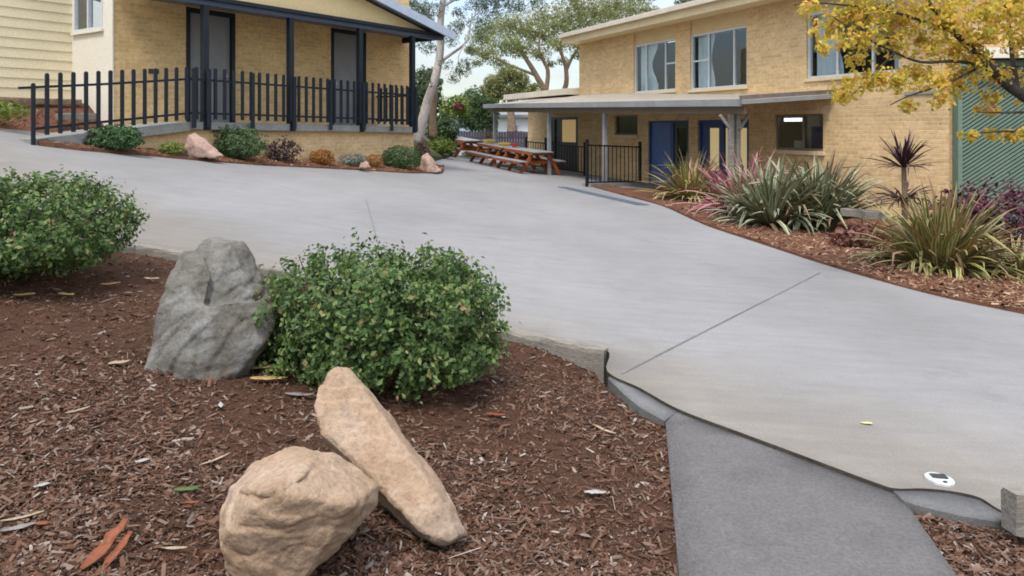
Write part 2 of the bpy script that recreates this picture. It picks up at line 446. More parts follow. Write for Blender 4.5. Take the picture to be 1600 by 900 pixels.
M['bush_leaf'] = leaf_mat('bush leaves', [(0, (0.036, 0.072, 0.024)), (0.35, (0.072, 0.132, 0.036)), (0.7, (0.125, 0.20, 0.052)), (0.93, (0.20, 0.26, 0.08)), (0.985, (0.30, 0.24, 0.11)), (1, (0.28, 0.16, 0.08))], 0.32, 0.5, 0.3)
M['bark_dark'] = mottled('dark bark', (0.035, 0.028, 0.024), (0.085, 0.07, 0.058), 9, 0.9, 0.1, 0.6, fine=40, bdist=0.02)
M['bark_gum'] = mottled('pale gum bark', (0.33, 0.28, 0.26), (0.55, 0.50, 0.47), 2.2, 0.8, 0.2, 0.4, stretch=(1, 1, 0.5), fine=14, bdist=0.02)
M['bark_brown'] = mottled('tan bark', (0.16, 0.11, 0.08), (0.30, 0.21, 0.14), 5, 0.9, 0.1, 0.5, fine=20, bdist=0.02)
M['gum_leaf'] = leaf_mat('gum leaves', [(0, (0.05, 0.08, 0.045)), (0.5, (0.10, 0.135, 0.07)), (1, (0.19, 0.22, 0.11))], 0.4)
M['olive_leaf'] = leaf_mat('olive gold leaves', [(0, (0.10, 0.145, 0.055)), (0.4, (0.19, 0.23, 0.08)), (0.78, (0.31, 0.31, 0.105)), (1, (0.36, 0.28, 0.11))], 0.45)
M['dark_leaf'] = leaf_mat('dark green leaves', [(0, (0.028, 0.055, 0.022)), (0.6, (0.065, 0.11, 0.038)), (1, (0.13, 0.17, 0.06))], 0.35)
M['yellow_leaf'] = leaf_mat('yellow autumn leaves', [(0, (0.30, 0.30, 0.05)), (0.3, (0.54, 0.44, 0.06)), (0.65, (0.74, 0.54, 0.08)), (0.88, (0.76, 0.46, 0.11)), (1, (0.58, 0.25, 0.08))], 0.5, 0.5, 0.25)
M['grey_leaf'] = leaf_mat('grey green leaves', [(0, (0.09, 0.12, 0.10)), (1, (0.24, 0.28, 0.24))], 0.2)
M['orange_leaf'] = leaf_mat('orange leaves', [(0, (0.18, 0.07, 0.015)), (0.6, (0.36, 0.12, 0.02)), (1, (0.40, 0.22, 0.05))], 0.25)
M['rust_leaf'] = leaf_mat('rusty leaves', [(0, (0.10, 0.04, 0.03)), (1, (0.24, 0.10, 0.07))], 0.2)
M['mid_leaf'] = leaf_mat('mid green leaves', [(0, (0.03, 0.07, 0.025)), (0.6, (0.07, 0.14, 0.05)), (1, (0.13, 0.21, 0.08))], 0.25)
M['lime_leaf'] = leaf_mat('lime leaves', [(0, (0.08, 0.13, 0.02)), (1, (0.24, 0.30, 0.06))], 0.3)
M['purple_leaf'] = leaf_mat('purple leaves', [(0, (0.035, 0.012, 0.02)), (0.6, (0.11, 0.025, 0.045)), (1, (0.28, 0.05, 0.10))], 0.2, 0.4, 0.4)
M['plum_leaf'] = leaf_mat('plum brown leaves', [(0, (0.02, 0.013, 0.016)), (1, (0.09, 0.05, 0.055))], 0.15)
M['flax_green'] = blade_mat('green flax blades', ((0.075, 0.10, 0.055), (0.17, 0.19, 0.10)), (0.24, 0.25, 0.14), (0.46, 0.44, 0.29), (0.20, 0.14, 0.08))
M['flax_gold'] = blade_mat('gold flax blades', ((0.095, 0.115, 0.035), (0.21, 0.20, 0.065)), (0.33, 0.28, 0.085), (0.52, 0.44, 0.20), (0.33, 0.20, 0.10))
M['flax_pink'] = blade_mat('pink flax blades', ((0.12, 0.09, 0.055), (0.24, 0.075, 0.075)), (0.58, 0.16, 0.21), (0.66, 0.36, 0.38), (0.17, 0.17, 0.07))
M['flax_maroon'] = blade_mat('maroon blades', ((0.030, 0.013, 0.016), (0.07, 0.03, 0.035)), (0.05, 0.02, 0.025), (0.11, 0.055, 0.055))

def stone_mat(name, base, light, dark, patch, patch_amt=0.5, scale=3.0, layer=None):
    m, n, l, b = mat_new(name)
    q = noise_node(n, l, scale, 7, 0.62, 'Object', layer, 0.6); r = ramp(n, [(0.25, dark), (0.5, base), (0.75, light)]); l.new(q.outputs['Fac'], r.inputs['Fac'])
    q2 = noise_node(n, l, 2.1, 6, 0.7); r2 = ramp(n, [(0.52, (0, 0, 0)), (0.66, (patch_amt,) * 3)]); l.new(q2.outputs['Fac'], r2.inputs['Fac'])
    c = mix(n, l, r2.outputs['Color'], r.outputs['Color'], patch)
    q3 = noise_node(n, l, 55, 8, 0.8); r3 = ramp(n, [(0.3, (0.58,) * 3), (0.5, (0.98,) * 3), (0.7, (1.2,) * 3)]); l.new(q3.outputs['Fac'], r3.inputs['Fac'])
    c = mix(n, l, 1.0, c, r3.outputs['Color'], 'MULTIPLY')
    l.new(c, b.inputs['Base Color'])
    b.inputs['Roughness'].default_value = 0.85; b.inputs['Specular IOR Level'].default_value = 0.2
    q4 = noise_node(n, l, 22, 10, 0.72)
    bump(n, l, b, q4.outputs['Fac'], 0.9, 0.022)
    return m
M['sandstone'] = stone_mat('tan sandstone', (0.41, 0.285, 0.188), (0.52, 0.40, 0.295), (0.27, 0.175, 0.108), (0.23, 0.185, 0.15), 0.7, 5.0)
M['greystone'] = stone_mat('grey blue stone', (0.165, 0.152, 0.128), (0.29, 0.285, 0.265), (0.08, 0.07, 0.056), (0.16, 0.10, 0.06), 0.85, 5.5, (1.0, 1.0, 0.6))
M['pinkstone'] = stone_mat('pink stone', (0.38, 0.255, 0.20), (0.50, 0.37, 0.305), (0.24, 0.145, 0.11), (0.22, 0.14, 0.11), 0.4, 5.0)

# ------------------------------------------------------------------ sheets
def in_poly(x, y, poly):
    c = False; n = len(poly); j = n - 1
    for i in range(n):
        xi, yi = poly[i]; xj, yj = poly[j]
        if (yi > y) != (yj > y) and x < (xj - xi) * (y - yi) / (yj - yi + 1e-12) + xi: c = not c
        j = i
    return c

def densify(poly, step):
    out = []
    for i in range(len(poly)):
        a, b = Vector(poly[i]), Vector(poly[(i + 1) % len(poly)])
        k = max(1, int((b - a).length / step))
        for j in range(k): out.append(tuple(a + (b - a) * (j / k)))
    return out

def catmull(pts, n=6):
    pts = [Vector(p) for p in pts]; out = []
    for i in range(len(pts) - 1):
        p0, p1, p2, p3 = pts[max(i - 1, 0)], pts[i], pts[i + 1], pts[min(i + 2, len(pts) - 1)]
        for k in range(n):
            t = k / n
            out.append(0.5 * ((2 * p1) + (p2 - p0) * t + (2 * p0 - 5 * p1 + 4 * p2 - p3) * t * t + (3 * p1 - p0 - 3 * p2 + p3) * t ** 3))
    out.append(pts[-1])
    return out

def sheet(name, poly, zf, step, mat, skirt=0.0, kind='structure', smooth=True, smat=None):
    """a draped sheet with the given plan outline; skirt = depth of its vertical edge"""
    bd = densify(poly, step); nb = len(bd)
    pts = [Vector(p) for p in bd]
    xs = [p[0] for p in bd]; ys = [p[1] for p in bd]
    rng = random.Random(4)
    y = min(ys) + step / 2
    while y < max(ys):
        x = min(xs) + step / 2
        while x < max(xs):
            if in_poly(x, y, bd): pts.append(Vector((x + rng.uniform(-.2, .2) * step, y + rng.uniform(-.2, .2) * step)))
            x += step
        y += step
    v, e, f, *_ = delaunay_2d_cdt(pts, [], [list(range(nb))], 1, 1e-6)
    mb = MB()
    mb.v = [(p.x, p.y, zf(p.x, p.y)) for p in v]
    for t in f: mb.f.append(tuple(t)); mb.uv.append(None); mb.m.append(0)
    me = bpy.data.meshes.new(name); me.from_pydata(mb.v, [], mb.f)
    bm = bmesh.new(); bm.from_mesh(me)
    for fa in bm.faces:
        fa.normal_update()
        if fa.normal.z < 0: fa.normal_flip()
        fa.smooth = smooth
    if skirt:
        ed = [x for x in bm.edges if len(x.link_faces) == 1]
        r = bmesh.ops.extrude_edge_only(bm, edges=ed)
        for q in r['geom']:
            if isinstance(q, bmesh.types.BMVert): q.co.z -= skirt
            if isinstance(q, bmesh.types.BMFace):
                q.smooth = False
                if smat: q.material_index = 1
    bm.to_mesh(me); bm.free()
    me.materials.append(mat)
    if smat: me.materials.append(smat)
    o = bpy.data.objects.new(name, me); COL.objects.link(o)
    if kind: o['kind'] = kind
    return o

def xy(p): return (p[0], p[1])

# ================================================================== GROUND
near_px = [(-420, 372), (-120, 374), (90, 378), (220, 384), (290, 394), (410, 414), (560, 448), (700, 487), (790, 513), (860, 530), (947, 546), (949, 580), (1000, 606), (1060, 639), (1150, 673), (1250, 710), (1368, 754), (1400, 763), (1440, 763), (1485, 767), (1530, 777), (1572, 801), (1700, 850), (1900, 880)]
road_near = [xy(v) for v in catmull([hit(*p).to_2d() for p in near_px], 5)]
road_poly = road_near + [(4.2, 2.0), (7.0, 1.0), (16, 0.0), (17, 13), (15, 40), (-4, 44), (-9, 40), (-14, 30), (-16, 12), (-12, 8)]
sheet('driveway', road_poly, lambda x, y: H(x, y), 0.6, M['driveway'], 0.2, smat=M['edge_shade'])
gx = np.concatenate([np.linspace(-500, -18, 14), np.linspace(-16, 16, 65), np.linspace(18, 500, 14)])
gy = np.concatenate([[-60, -20, -5], np.linspace(0, 45, 60), np.linspace(50, 1500, 24)])
gv = np.array([(x, y, H(x, y) - 0.30 - 0.002 * max(0, y - 45)) for y in gy for x in gx])
gi = np.array([[j * len(gx) + i, j * len(gx) + i + 1, (j + 1) * len(gx) + i + 1, (j + 1) * len(gx) + i] for j in range(len(gy) - 1) for i in range(len(gx) - 1)])
np_obj('ground', gv, gi, M['ground'], None, None, None, True)['kind'] = 'structure'

LOGEND = Vector((0.62, 4.9))
def mulch_z(x, y):
    d2 = (x - 0.45) ** 2 + (y - 4.75) ** 2
    a = H(x, y) - 0.055 - 0.075 * math.exp(-d2 / 0.16)
    nb_ = noise.noise(Vector((x * 2.1, y * 2.1, 3.0))) * 0.03 + noise.noise(Vector((x * 9, y * 9, 1.0))) * 0.012
    return a + nb_
path_l = [hit(1040, 655, -0.05), hit(1062, 900, -0.05), hit(1080, 1100, -0.05)]
bed_poly = [xy(hit(px, py)) for px, py in near_px[:10]] + [xy(hit(930, 553)), xy(hit(952, 590)), xy(hit(985, 618)), xy(path_l[0]), xy(path_l[1]), xy(path_l[2]), (0.1, 0.5), (-6, 0.5), (-9, 4)]
# pull the bed 6 cm under the driveway's edge
sheet('mulch_bed', bed_poly, mulch_z, 0.09, M['soil'])
# footpath, a little lower than the driveway
pz = lambda x, y: H(x, y) - 0.033
sheet('footpath', [xy(hit(*p)) for p in [(1040, 655), (1056, 637), (1100, 654), (1150, 673), (1250, 710), (1368, 754), (1400, 763), (1416, 780), (1500, 898), (1620, 1080), (1640, 1200), (1085, 1200), (1062, 900)]],
      lambda x, y: H(x, y) - 0.018, 0.3, M['path'], 0.12)
# the two curved concrete strips beside the path
sheet('kerb', [xy(hit(*p)) for p in [(950, 587), (953, 583), (1000, 606), (1058, 638), (1038, 653), (1000, 632), (975, 612)]], lambda x, y: H(x, y) - 0.016, 0.2, M['kerb'], 0.1)
sheet('kerb', [xy(hit(*p)) for p in [(1396, 764), (1440, 764), (1485, 768), (1530, 778), (1571, 802), (1562, 813), (1500, 803), (1440, 789), (1412, 780)]], lambda x, y: H(x, y) - 0.008, 0.2, M['kerb'], 0.1)
sheet('mulch_bed', [xy(hit(*p)) for p in [(1416, 786), (1440, 790), (1500, 803), (1562, 815), (1575, 815), (1700, 855), (1900, 900), (2000, 1200), (1640, 1200), (1502, 898)]], lambda x, y: H(x, y) - 0.045 + noise.noise(Vector((x * 4, y * 4, 0))) * 0.015, 0.08, M['soil'])

# concrete joints in the driveway (narrow dark grooves filled with dirt)
def strip(name, pts, w, dz, mat, kind='structure'):
    mb = MB(); pts = [Vector(p).to_2d() for p in pts]
    L, Rr = [], []
    for i, p in enumerate(pts):
        d = (pts[min(i + 1, len(pts) - 1)] - pts[max(i - 1, 0)]).normalized(); q = Vector((-d.y, d.x)) * w / 2
        L.append(p + q); Rr.append(p - q)
    for i in range(len(pts) - 1):
        mb.face([(v.x, v.y, H(v.x, v.y) + dz) for v in (L[i], Rr[i], Rr[i + 1], L[i + 1])])
    o = mb.build(name, mat)
    if kind: o['kind'] = kind
    return o
def px_line(a, b, n=14): return [hit(a[0] + (b[0] - a[0]) * i / n, a[1] + (b[1] - a[1]) * i / n) for i in range(n + 1)]
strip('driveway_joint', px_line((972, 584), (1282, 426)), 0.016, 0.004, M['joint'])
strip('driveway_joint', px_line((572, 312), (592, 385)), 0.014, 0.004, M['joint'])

# bed in front of the veranda and bed by the two-storey building
DL, NL, AL = Vector((0.5718, 0.8203)), Vector((-0.8203, 0.5718)), Vector((-6.12, 14.6))
def LP(s, o, z=None):
    q = AL + DL * s + NL * o
    return q if z is None else Vector((q.x, q.y, z))
edge_l = [xy(hit(*p)) for p in [(62, 228), (130, 236), (220, 243), (320, 252), (400, 258), (480, 262), (560, 266), (640, 271), (692, 271)]]
far_l = [xy(hit(694, 262)), xy(LP(6.9, 0.4)), xy(LP(5.0, 0.2)), xy(LP(2, .2)), xy(LP(0, .2)), xy(LP(-3.0, 0.1))]
def bedl_z(x, y): return H(x, y) + 0.03 + 0.05 * max(0, min(1, ((Vector((x, y)) - AL).dot(NL) + 0.75) / 0.6)) + noise.noise(Vector((x * 5, y * 5, 0))) * 0.025
sheet('veranda_bed', edge_l + far_l, bedl_z, 0.12, M['soil_red'], 0.1)

edge_r_px = [(925, 292), (980, 307), (1035, 322), (1100, 351), (1180, 378), (1300, 417), (1450, 459), (1600, 491), (1800, 530)]
edge_r = [xy(v) for v in catmull([hit(*p).to_2d() for p in edge_r_px], 4)]
def bedr_z(x, y): return H(x, y) + 0.035 + noise.noise(Vector((x * 3, y * 3, 0))) * 0.03
BR, ER, MR = Vector((4.17, 22.5)), Vector((0.405, -0.914)), Vector((-0.914, -0.405))
def RP(s, o, z=None):
    q = BR + ER * s + MR * o
    return q if z is None else Vector((q.x, q.y, z))
def RS(px, o=0.0):
    """distance along the right building's wall seen at pixel column px"""
    k = (px - CX) / FPX; q = BR + MR * o
    return (k * q.y - q.x) / (ER.x - k * ER.y)
def RY(px, o=0.0): return RP(RS(px, o), o).y
def RZ(px, py, o=0.0): return EYE + (HZ - py) / FPX * RY(px, o)
sheet('shrub_bed', edge_r + [(12.5, 11), (11, 13.4), (8.6, 13.4), xy(RP(8.5, 0.1)), xy(RP(2.2, 0.1)), xy(RP(2.0, 2.2)), xy(RP(0.6, 2.4))], bedr_z, 0.16, M['soil_red'], 0.1)
# bank behind the veranda building where the gum stands, and the terrace left of the ramp
sheet('bank', [xy(LP(6.6, 1.5)), xy(P(662, 240, 22.5)), xy(P(700, 240, 28)), xy(P(715, 240, 34)), (-8, 40), (-14, 34), (-12, 30), xy(LP(8, 8)), xy(LP(7.6, 1.5))],
      lambda x, y: H(x, y) + 0.1 + 1.0 * max(0, min(1, ((-3.0 - (y - 22) * 0.04) - x + 0.6) / 1.4)), 0.5, M['ground'], 0.3)
def terr_z(x, y):
    o = (Vector((x, y)) - AL).dot(NL)
    return 1.26 + 0.75 * max(0, min(1, (o - 1.35) / 1.1)) + noise.noise(Vector((x * 3, y * 3, 0))) * 0.04
sheet('terrace_bed', [xy(LP(-1.05, 1.38)), xy(LP(-1.05, 3.2)), xy(LP(-8, 3.2)), xy(LP(-8, 1.3)), xy(LP(-3.1, 1.3))], terr_z, 0.2, M['soil_red'], 0.4)

# ================================================================== LEFT BUILDING (veranda)
lb = thing('veranda_building', LP(3, 2.0, 0.6), 'golden brick building with navy veranda posts, grey doors and cream boarded wing', 'building')
def slab_top(s): return 1.62 - 0.015 * max(0, s) if s > -0.35 else (1.62 if s > -0.36 else 1.62 - (-0.35 - s) * (0.31 / 2.8))

def wall(mb, fn, s0, s1, z0, z1, ops=(), depth=0.12, uvo=0.0, mi=0):
    """wall face on fn(s, 0) with openings (sa, sb, za, zb) and reveals to -depth; z1 may be a function of s"""
    zt = z1 if callable(z1) else (lambda s: z1)
    ss = sorted({s0, s1, *[a for o in ops for a in o[:2]]}); zs = sorted({z0, *[a for o in ops for a in o[2:]]})
    ztop = min(zt(s) for s in ss)
    zs = [z for z in zs if z < ztop - 1e-4]
    for i in range(len(ss) - 1):
        a, b = ss[i], ss[i + 1]
        for j in range(len(zs)):
            za = zs[j]; last = j == len(zs) - 1
            zb1, zb2 = (zt(a), zt(b)) if last else (zs[j + 1],) * 2
            cm, zm = (a + b) / 2, za + 0.01
            if any(o[0] < cm < o[1] and o[2] < zm < o[3] for o in ops): continue
            pa, pb = fn(a, 0), fn(b, 0)
            mb.face([(pa.x, pa.y, za), (pb.x, pb.y, za), (pb.x, pb.y, zb2), (pa.x, pa.y, zb1)], [(a + uvo, za), (b + uvo, za), (b + uvo, zb2), (a + uvo, zb1)], mi)
    for sa, sb, za, zb in ops:
        zb = min(zb, ztop)
        q = lambda s, o, z: (fn(s, o).x, fn(s, o).y, z)
        mb.face([q(sa, 0, za), q(sb, 0, za), q(sb, -depth, za), q(sa, -depth, za)], [(sa, 0), (sb, 0), (sb, depth), (sa, depth)], mi)
        mb.face([q(sa, 0, zb), q(sb, 0, zb), q(sb, -depth, zb), q(sa, -depth, zb)], [(sa, 0), (sb, 0), (sb, depth), (sa, depth)], mi)
        mb.face([q(sa, 0, za), q(sa, -depth, za), q(sa, -depth, zb), q(sa, 0, zb)], [(0, za), (depth, za), (depth, zb), (0, zb)], mi)
        mb.face([q(sb, 0, za), q(sb, -depth, za), q(sb, -depth, zb), q(sb, 0, zb)], [(0, za), (depth, za), (depth, zb), (0, zb)], mi)

def slab_box(mb, fn, s0, s1, o0, o1, za, zb, mi=0):
    """box in a building's frame"""
    q = [fn(s0, o0), fn(s1, o0), fn(s1, o1), fn(s0, o1)]
    mb.hexa([(p.x, p.y, za) for p in q], [(p.x, p.y, zb) for p in q], mi)

LW = lambda s, o: LP(s, 1.4 - o)          # facade frame: o positive towards the viewer
FL = 1.56
doorL = [(0.48, 1.67), (4.50, 5.73)]
mb = MB()
wall(mb, LW, -1.05, 7.45, 0.6, 6.0, [(a, b, FL, 4.10) for a, b in doorL], 0.14)
q0, q1 = LW(7.45, 0), LW(7.45, -8)
mb.face([(q0.x, q0.y, 0.2), (q1.x, q1.y, 0.2), (q1.x, q1.y, 5.2), (q0.x, q0.y, 5.2)], [(0, 0), (8, 0), (8, 5), (0, 5)])
mb.build('brick_wall', M['brick_gold'], lb)
for a, b in doorL:
    d = MB(); slab_box(d, LW, a + 0.09, b - 0.09, -0.12, -0.07, FL, 4.0); do = d.build('door', M['door_grey'], lb)
    fr = MB()
    slab_box(fr, LW, a, a + 0.09, -0.13, 0.02, FL, 4.1); slab_box(fr, LW, b - 0.09, b, -0.13, 0.02, FL, 4.1); slab_box(fr, LW, a + 0.09, b - 0.09, -0.13, 0.018, 4.0, 4.1)
    fr.build('frame', M['navy'], do)
    h = MB(); hs = b - 0.2 if a < 2 else a + 0.2
    slab_box(h, LW, hs - 0.03, hs + 0.03, -0.07, -0.05, FL + 0.98, FL + 1.18); h.tube([LW(hs, -0.05).to_3d() + Vector((0, 0, FL + 1.1)), LW(hs, 0.02).to_3d() + Vector((0, 0, FL + 1.1)), LW(hs - 0.12, 0.02).to_3d() + Vector((0, 0, FL + 1.1))], 0.014, 6)
    h.build('handle', M['alu'], do)
# plaque on the brick
mb = MB(); s_ = -0.35; slab_box(mb, LW, s_, s_ + 0.22, 0.0, 0.02, 2.62, 2.72); mb.build('wall_vent', M['door_dark'], lb)
# slab and base wall
mb = MB()
ns = 12
for i in range(ns):
    a, b = -0.35 + i * 6.5 / ns, -0.35 + (i + 1) * 6.5 / ns
    q = [LP(a, -0.12), LP(b, -0.12), LP(b, 1.40), LP(a, 1.40)]
    zt = [slab_top(a), slab_top(b), slab_top(b), slab_top(a)]
    mb.hexa([(p.x, p.y, z - 0.15) for p, z in zip(q, zt)], [(p.x, p.y, z) for p, z in zip(q, zt)])
mb.build('veranda_slab', M['concrete_slab'], lb)
mb = MB(); nr = 12
for i in range(nr):
    a, b = -3.12 + i * 2.77 / nr, -3.12 + (i + 1) * 2.77 / nr
    q = [LP(a, -0.12), LP(b, -0.12), LP(b, 1.30), LP(a, 1.30)]
    zt = [slab_top(a), slab_top(b) - 0.0005, slab_top(b) - 0.0005, slab_top(a)]
    mb.hexa([(p.x, p.y, z - 0.17) for p, z in zip(q, zt)], [(p.x, p.y, z) for p, z in zip(q, zt)])
mb.build('ramp', M['concrete_slab'], lb)
mb = MB(); wall(mb, lambda s, o: LP(s, -o), -2.2, 6.12, 0.2, lambda s: slab_top(s) - 0.15, [(-0.3501, -0.35, 0.25, 0.26)], 0.05)
q0, q1 = LP(6.12, 0), LP(6.12, 1.4)
mb.face([(q0.x, q0.y, 0.1), (q1.x, q1.y, 0.1), (q1.x, q1.y, 1.38), (q0.x, q0.y, 1.38)], [(0, 0), (1.4, 0), (1.4, 1.2), (0, 1.2)])
mb.build('base_wall', M['brick_cream'], lb)
# posts, beam, soffit, gable and roof
for s in (0.0, 2.07, 4.14, 6.02):
    p = LP(s, -0.04); z0 = slab_top(s) - 0.1
    mb = MB(); mb.box((p.x, p.y, (z0 + 3.93) / 2), (0.125, 0.125, 3.93 - z0), math.atan2(DL.y, DL.x))
    pb = LP(s, -0.115); mb.box((pb.x, pb.y, z0 + 0.02), (0.16, 0.03, 0.16), math.atan2(DL.y, DL.x))
    mb.build('veranda_post', M['navy'], lb, bevel=0.006)
mb = MB(); slab_box(mb, LP, -1.25, 7.15, -0.10, 0.04, 3.93, 4.075); mb.build('veranda_beam', M['navy_beam'], lb)
mb = MB(); slab_box(mb, LP, -1.3, 7.22, -0.17, -0.102, 4.03, 4.11); slab_box(mb, LP, 7.15, 7.22, -0.10, 1.4, 3.95, 4.10); mb.build('veranda_gutter', M['navy'], lb)
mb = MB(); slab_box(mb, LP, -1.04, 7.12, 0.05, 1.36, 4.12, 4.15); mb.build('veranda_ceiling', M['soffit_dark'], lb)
rake = lambda s: 4.07 + 0.228 * (7.26 - s) if s > -1 else 4.07 + 0.228 * (8.26 + (s + 1))
mb = MB()
for i in range(24):
    a, b = -1.25 + i * 8.15 / 24, -1.25 + (i + 1) * 8.15 / 24
    za, zb = max(4.12, rake(a) - 0.1), max(4.12, rake(b) - 0.1)
    pa, pb = LP(a, -0.05), LP(b, -0.05)
    mb.face([(pa.x, pa.y, 4.112), (pb.x, pb.y, 4.112), (pb.x, pb.y, zb), (pa.x, pa.y, za)])
mb.build('gable', M['gable'], lb)
mb = MB()
for s0, s1 in ((7.34, -1.0), (-1.0, -1.4)):
    q = [LP(s0, -0.36), LP(s1, -0.36), LP(s1, 9), LP(s0, 9)]
    zz = [rake(s0), rake(s1), rake(s1), rake(s0)]
    mb.hexa([(p.x, p.y, z + 0.02) for p, z in zip(q, zz)], [(p.x, p.y, z + 0.08) for p, z in zip(q, zz)])
mb.build('roof', M['silver'], lb)
mb = MB()
for s0, s1 in ((7.36, -1.0), (-1.0, -1.42)):
    q = [LP(s0, -0.42), LP(s1, -0.42), LP(s1, -0.365), LP(s0, -0.365)]
    zz = [rake(s0), rake(s1), rake(s1), rake(s0)]
    mb.hexa([(p.x, p.y, z - 0.12) for p, z in zip(q, zz)], [(p.x, p.y, z + 0.10) for p, z in zip(q, zz)])
mb.build('bargeboard', M['silver'], lb)
# white end wall with its window, cream weatherboard wing
EW = lambda t, o: LP(-1.05 - o, 1.4 + t)
wt0, wt1, wz0, wz1 = 0.42, 1.62, 3.5, 4.9
mb = MB(); wall(mb, EW, 0.0, 1.72, 1.2, 6.2, [(wt0, wt1, wz0, wz1)], 0.1); mb.build('white_wall', M['white_wall'], lb)
mb = MB(); slab_box(mb, EW, -0.012, 0.07, 0.002, 0.03, 1.3, 6.2); mb.build('corner_board', M['white_wall'], lb)
w = MB()
for a, b, c, d_ in ((wt0, wt0 + .05, wz0, wz1), (wt1 - .05, wt1, wz0, wz1), (wt0 + .05, wt1 - .05, wz0, wz0 + .05), (wt0 + .05, wt1 - .05, wz1 - .05, wz1), ((wt0 + wt1) / 2 - .03, (wt0 + wt1) / 2 + .03, wz0 + .05, wz1 - .05)):
    slab_box(w, EW, a, b, -0.08, 0.015, c, d_)
wo = w.build('window', M['alu'], lb)
g = MB(); slab_box(g, EW, wt0 + .05, wt1 - .05, -0.05, -0.044, wz0 + .05, wz1 - .05); g.build('pane', M['glass'], wo)
g = MB(); slab_box(g, EW, (wt0 + wt1) / 2 + .02, wt1 - .05, -0.075, -0.07, wz0 + .05, wz1 - .05); g.build('blind', M['soffit_dark'], wo)
g = MB(); slab_box(g, EW, wt0 - .04, wt1 + .04, 0.017, 0.06, wz0 - .06, wz0 - 0.003); g.build('sill', M['white_wall'], wo)
mb = MB()
bh = 0.2
for i in range(24):
    z0 = 1.7 + i * bh
    for k in range(1):
        a0, a1 = LP(-1.051, 3.12 - 0.016), LP(-8, 3.12 - 0.016); b0, b1 = LP(-1.051, 3.12), LP(-8, 3.12)
        mb.face([(a0.x, a0.y, z0), (a1.x, a1.y, z0), (b1.x, b1.y, z0 + bh), (b0.x, b0.y, z0 + bh)])
        mb.face([(a0.x, a0.y, z0), (a1.x, a1.y, z0), (b1.x, b1.y, z0), (b0.x, b0.y, z0)])
mb.build('weatherboard_wall', M['weatherboard'], lb)
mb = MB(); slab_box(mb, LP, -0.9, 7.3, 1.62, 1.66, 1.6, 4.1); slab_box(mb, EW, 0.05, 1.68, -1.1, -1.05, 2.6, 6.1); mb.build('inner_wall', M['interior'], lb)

# picket fence on the ramp and the slab
pf = thing('picket_fence', LP(0, -0.1, 1.6), 'dark navy picket fence running up the ramp and along the veranda slab', 'fence')
ang = math.atan2(DL.y, DL.x)
pm = MB(); pm.box((0, 0, 0.50), (0.05, 0.035, 1.0), ang)
pm.face([(0.02, 0, 1.001), (0, 0.015, 1.02), (-0.02, 0, 1.001)])
pick0 = None
def picket(p, z):
    global pick0
    if pick0 is None:
        m_ = MB(); m_.box((0, 0, 0.5), (0.058, 0.04, 1.0), ang); m_.box((0, 0, 1.008), (0.04, 0.028, 0.016), ang)
        pick0 = m_.build('picket', M['navy'], None); o = pick0
        o.parent = pf
    else:
        o = pick0.copy(); COL.objects.link(o); o.parent = pf
    o.location = Vector((p.x, p.y, z)) - Vector(pf.location)
s = -3.12
posts_s = [-3.12, 0.0, 2.07, 4.14, 6.02]
while s < 6.1:
    first = s == -3.12
    if first: picket(LP(s, -0.16), slab_top(s) - 0.1)
    elif min(abs(s - q) for q in posts_s) > 0.06: picket(LP(s, -0.16), slab_top(s) + 0.05)
    s += 0.205
for k in range(1, 7): picket(LP(6.06, -0.05 + 0.2 * k), slab_top(6) + 0.05)
for hgt in (0.17, 0.83):
    mb = MB()
    pts = [LP(q, -0.125) for q in ([-3.32] if hgt > .5 else [-3.12]) + [-2, -1, -0.36, 1, 2, 4, 6.08]]
    qs = ([-3.32] if hgt > .5 else [-3.12]) + [-2, -1, -0.36, 1, 2, 4, 6.08]
    for i in range(len(pts) - 1):
        za = slab_top(qs[i]) + hgt + (0.0 if qs[i] > -3.2 else 0.02); zb = slab_top(qs[i + 1]) + hgt
        mb.bar((pts[i].x, pts[i].y, za), (pts[i + 1].x, pts[i + 1].y, zb), 0.03, 0.042)
    e0, e1 = LP(6.09, -0.08), LP(6.09, 1.36)
    mb.bar((e0.x, e0.y, slab_top(6) + hgt), (e1.x, e1.y, slab_top(6) + hgt), 0.03, 0.042)
    mb.build('rail', M['navy'], pf)
for s in (-0.32, 0.0, 1.0, 2.07, 3.1, 4.14, 5.1, 6.02):
    p = LP(s, -0.19); mb = MB(); mb.box((p.x, p.y, slab_top(s) + 0.46), (0.075, 0.05, 1.16), ang); mb.build('fence_post', M['navy'], pf, bevel=0.005)

tag(MB.build((lambda m: (slab_box(m, LP, 5.0, 5.86, 0.15, 0.45, slab_top(5.4) - 0.01, slab_top(5.4) + 0.11), m)[1])(MB()), 'step_block', M['cream_trim'], None, LP(5.4, .3, 1.53), bevel=0.015), 'low cream block lying on the veranda slab behind the end pickets', 'block')

# timber edges left of the ramp
def sleeper(name, a, b, w, h, label, mat=None, grp=None, seg=6, sag=0.006):
    a, b = Vector(a), Vector(b); mb = MB(); rng = random.Random(hash(label) % 1000)
    d = (b - a).normalized(); x = d.cross(Vector((0, 0, 1))).normalized()
    rings = []
    for i in range(seg + 1):
        c = a + (b - a) * i / seg + Vector((0, 0, rng.uniform(-sag, sag)))
        r = []
        for p, q in ((-.5, -.5), (.5, -.5), (.5, .38), (.42, .5), (-.42, .5), (-.5, .38)):
            r.append(c + x * (p * w + rng.uniform(-sag, sag)) + Vector((0, 0, q * h + rng.uniform(-sag, sag))))
        rings.append(r)
    for i in range(seg):
        for k in range(6):
            k2 = (k + 1) % 6
            mb.face([rings[i][k], rings[i][k2], rings[i + 1][k2], rings[i + 1][k]])
    mb.face(rings[0]); mb.face(rings[-1][::-1])
    o = mb.build(name, mat or M['sleeper'], None, (a + b) / 2)
    return tag(o, label, 'timber edging', grp)
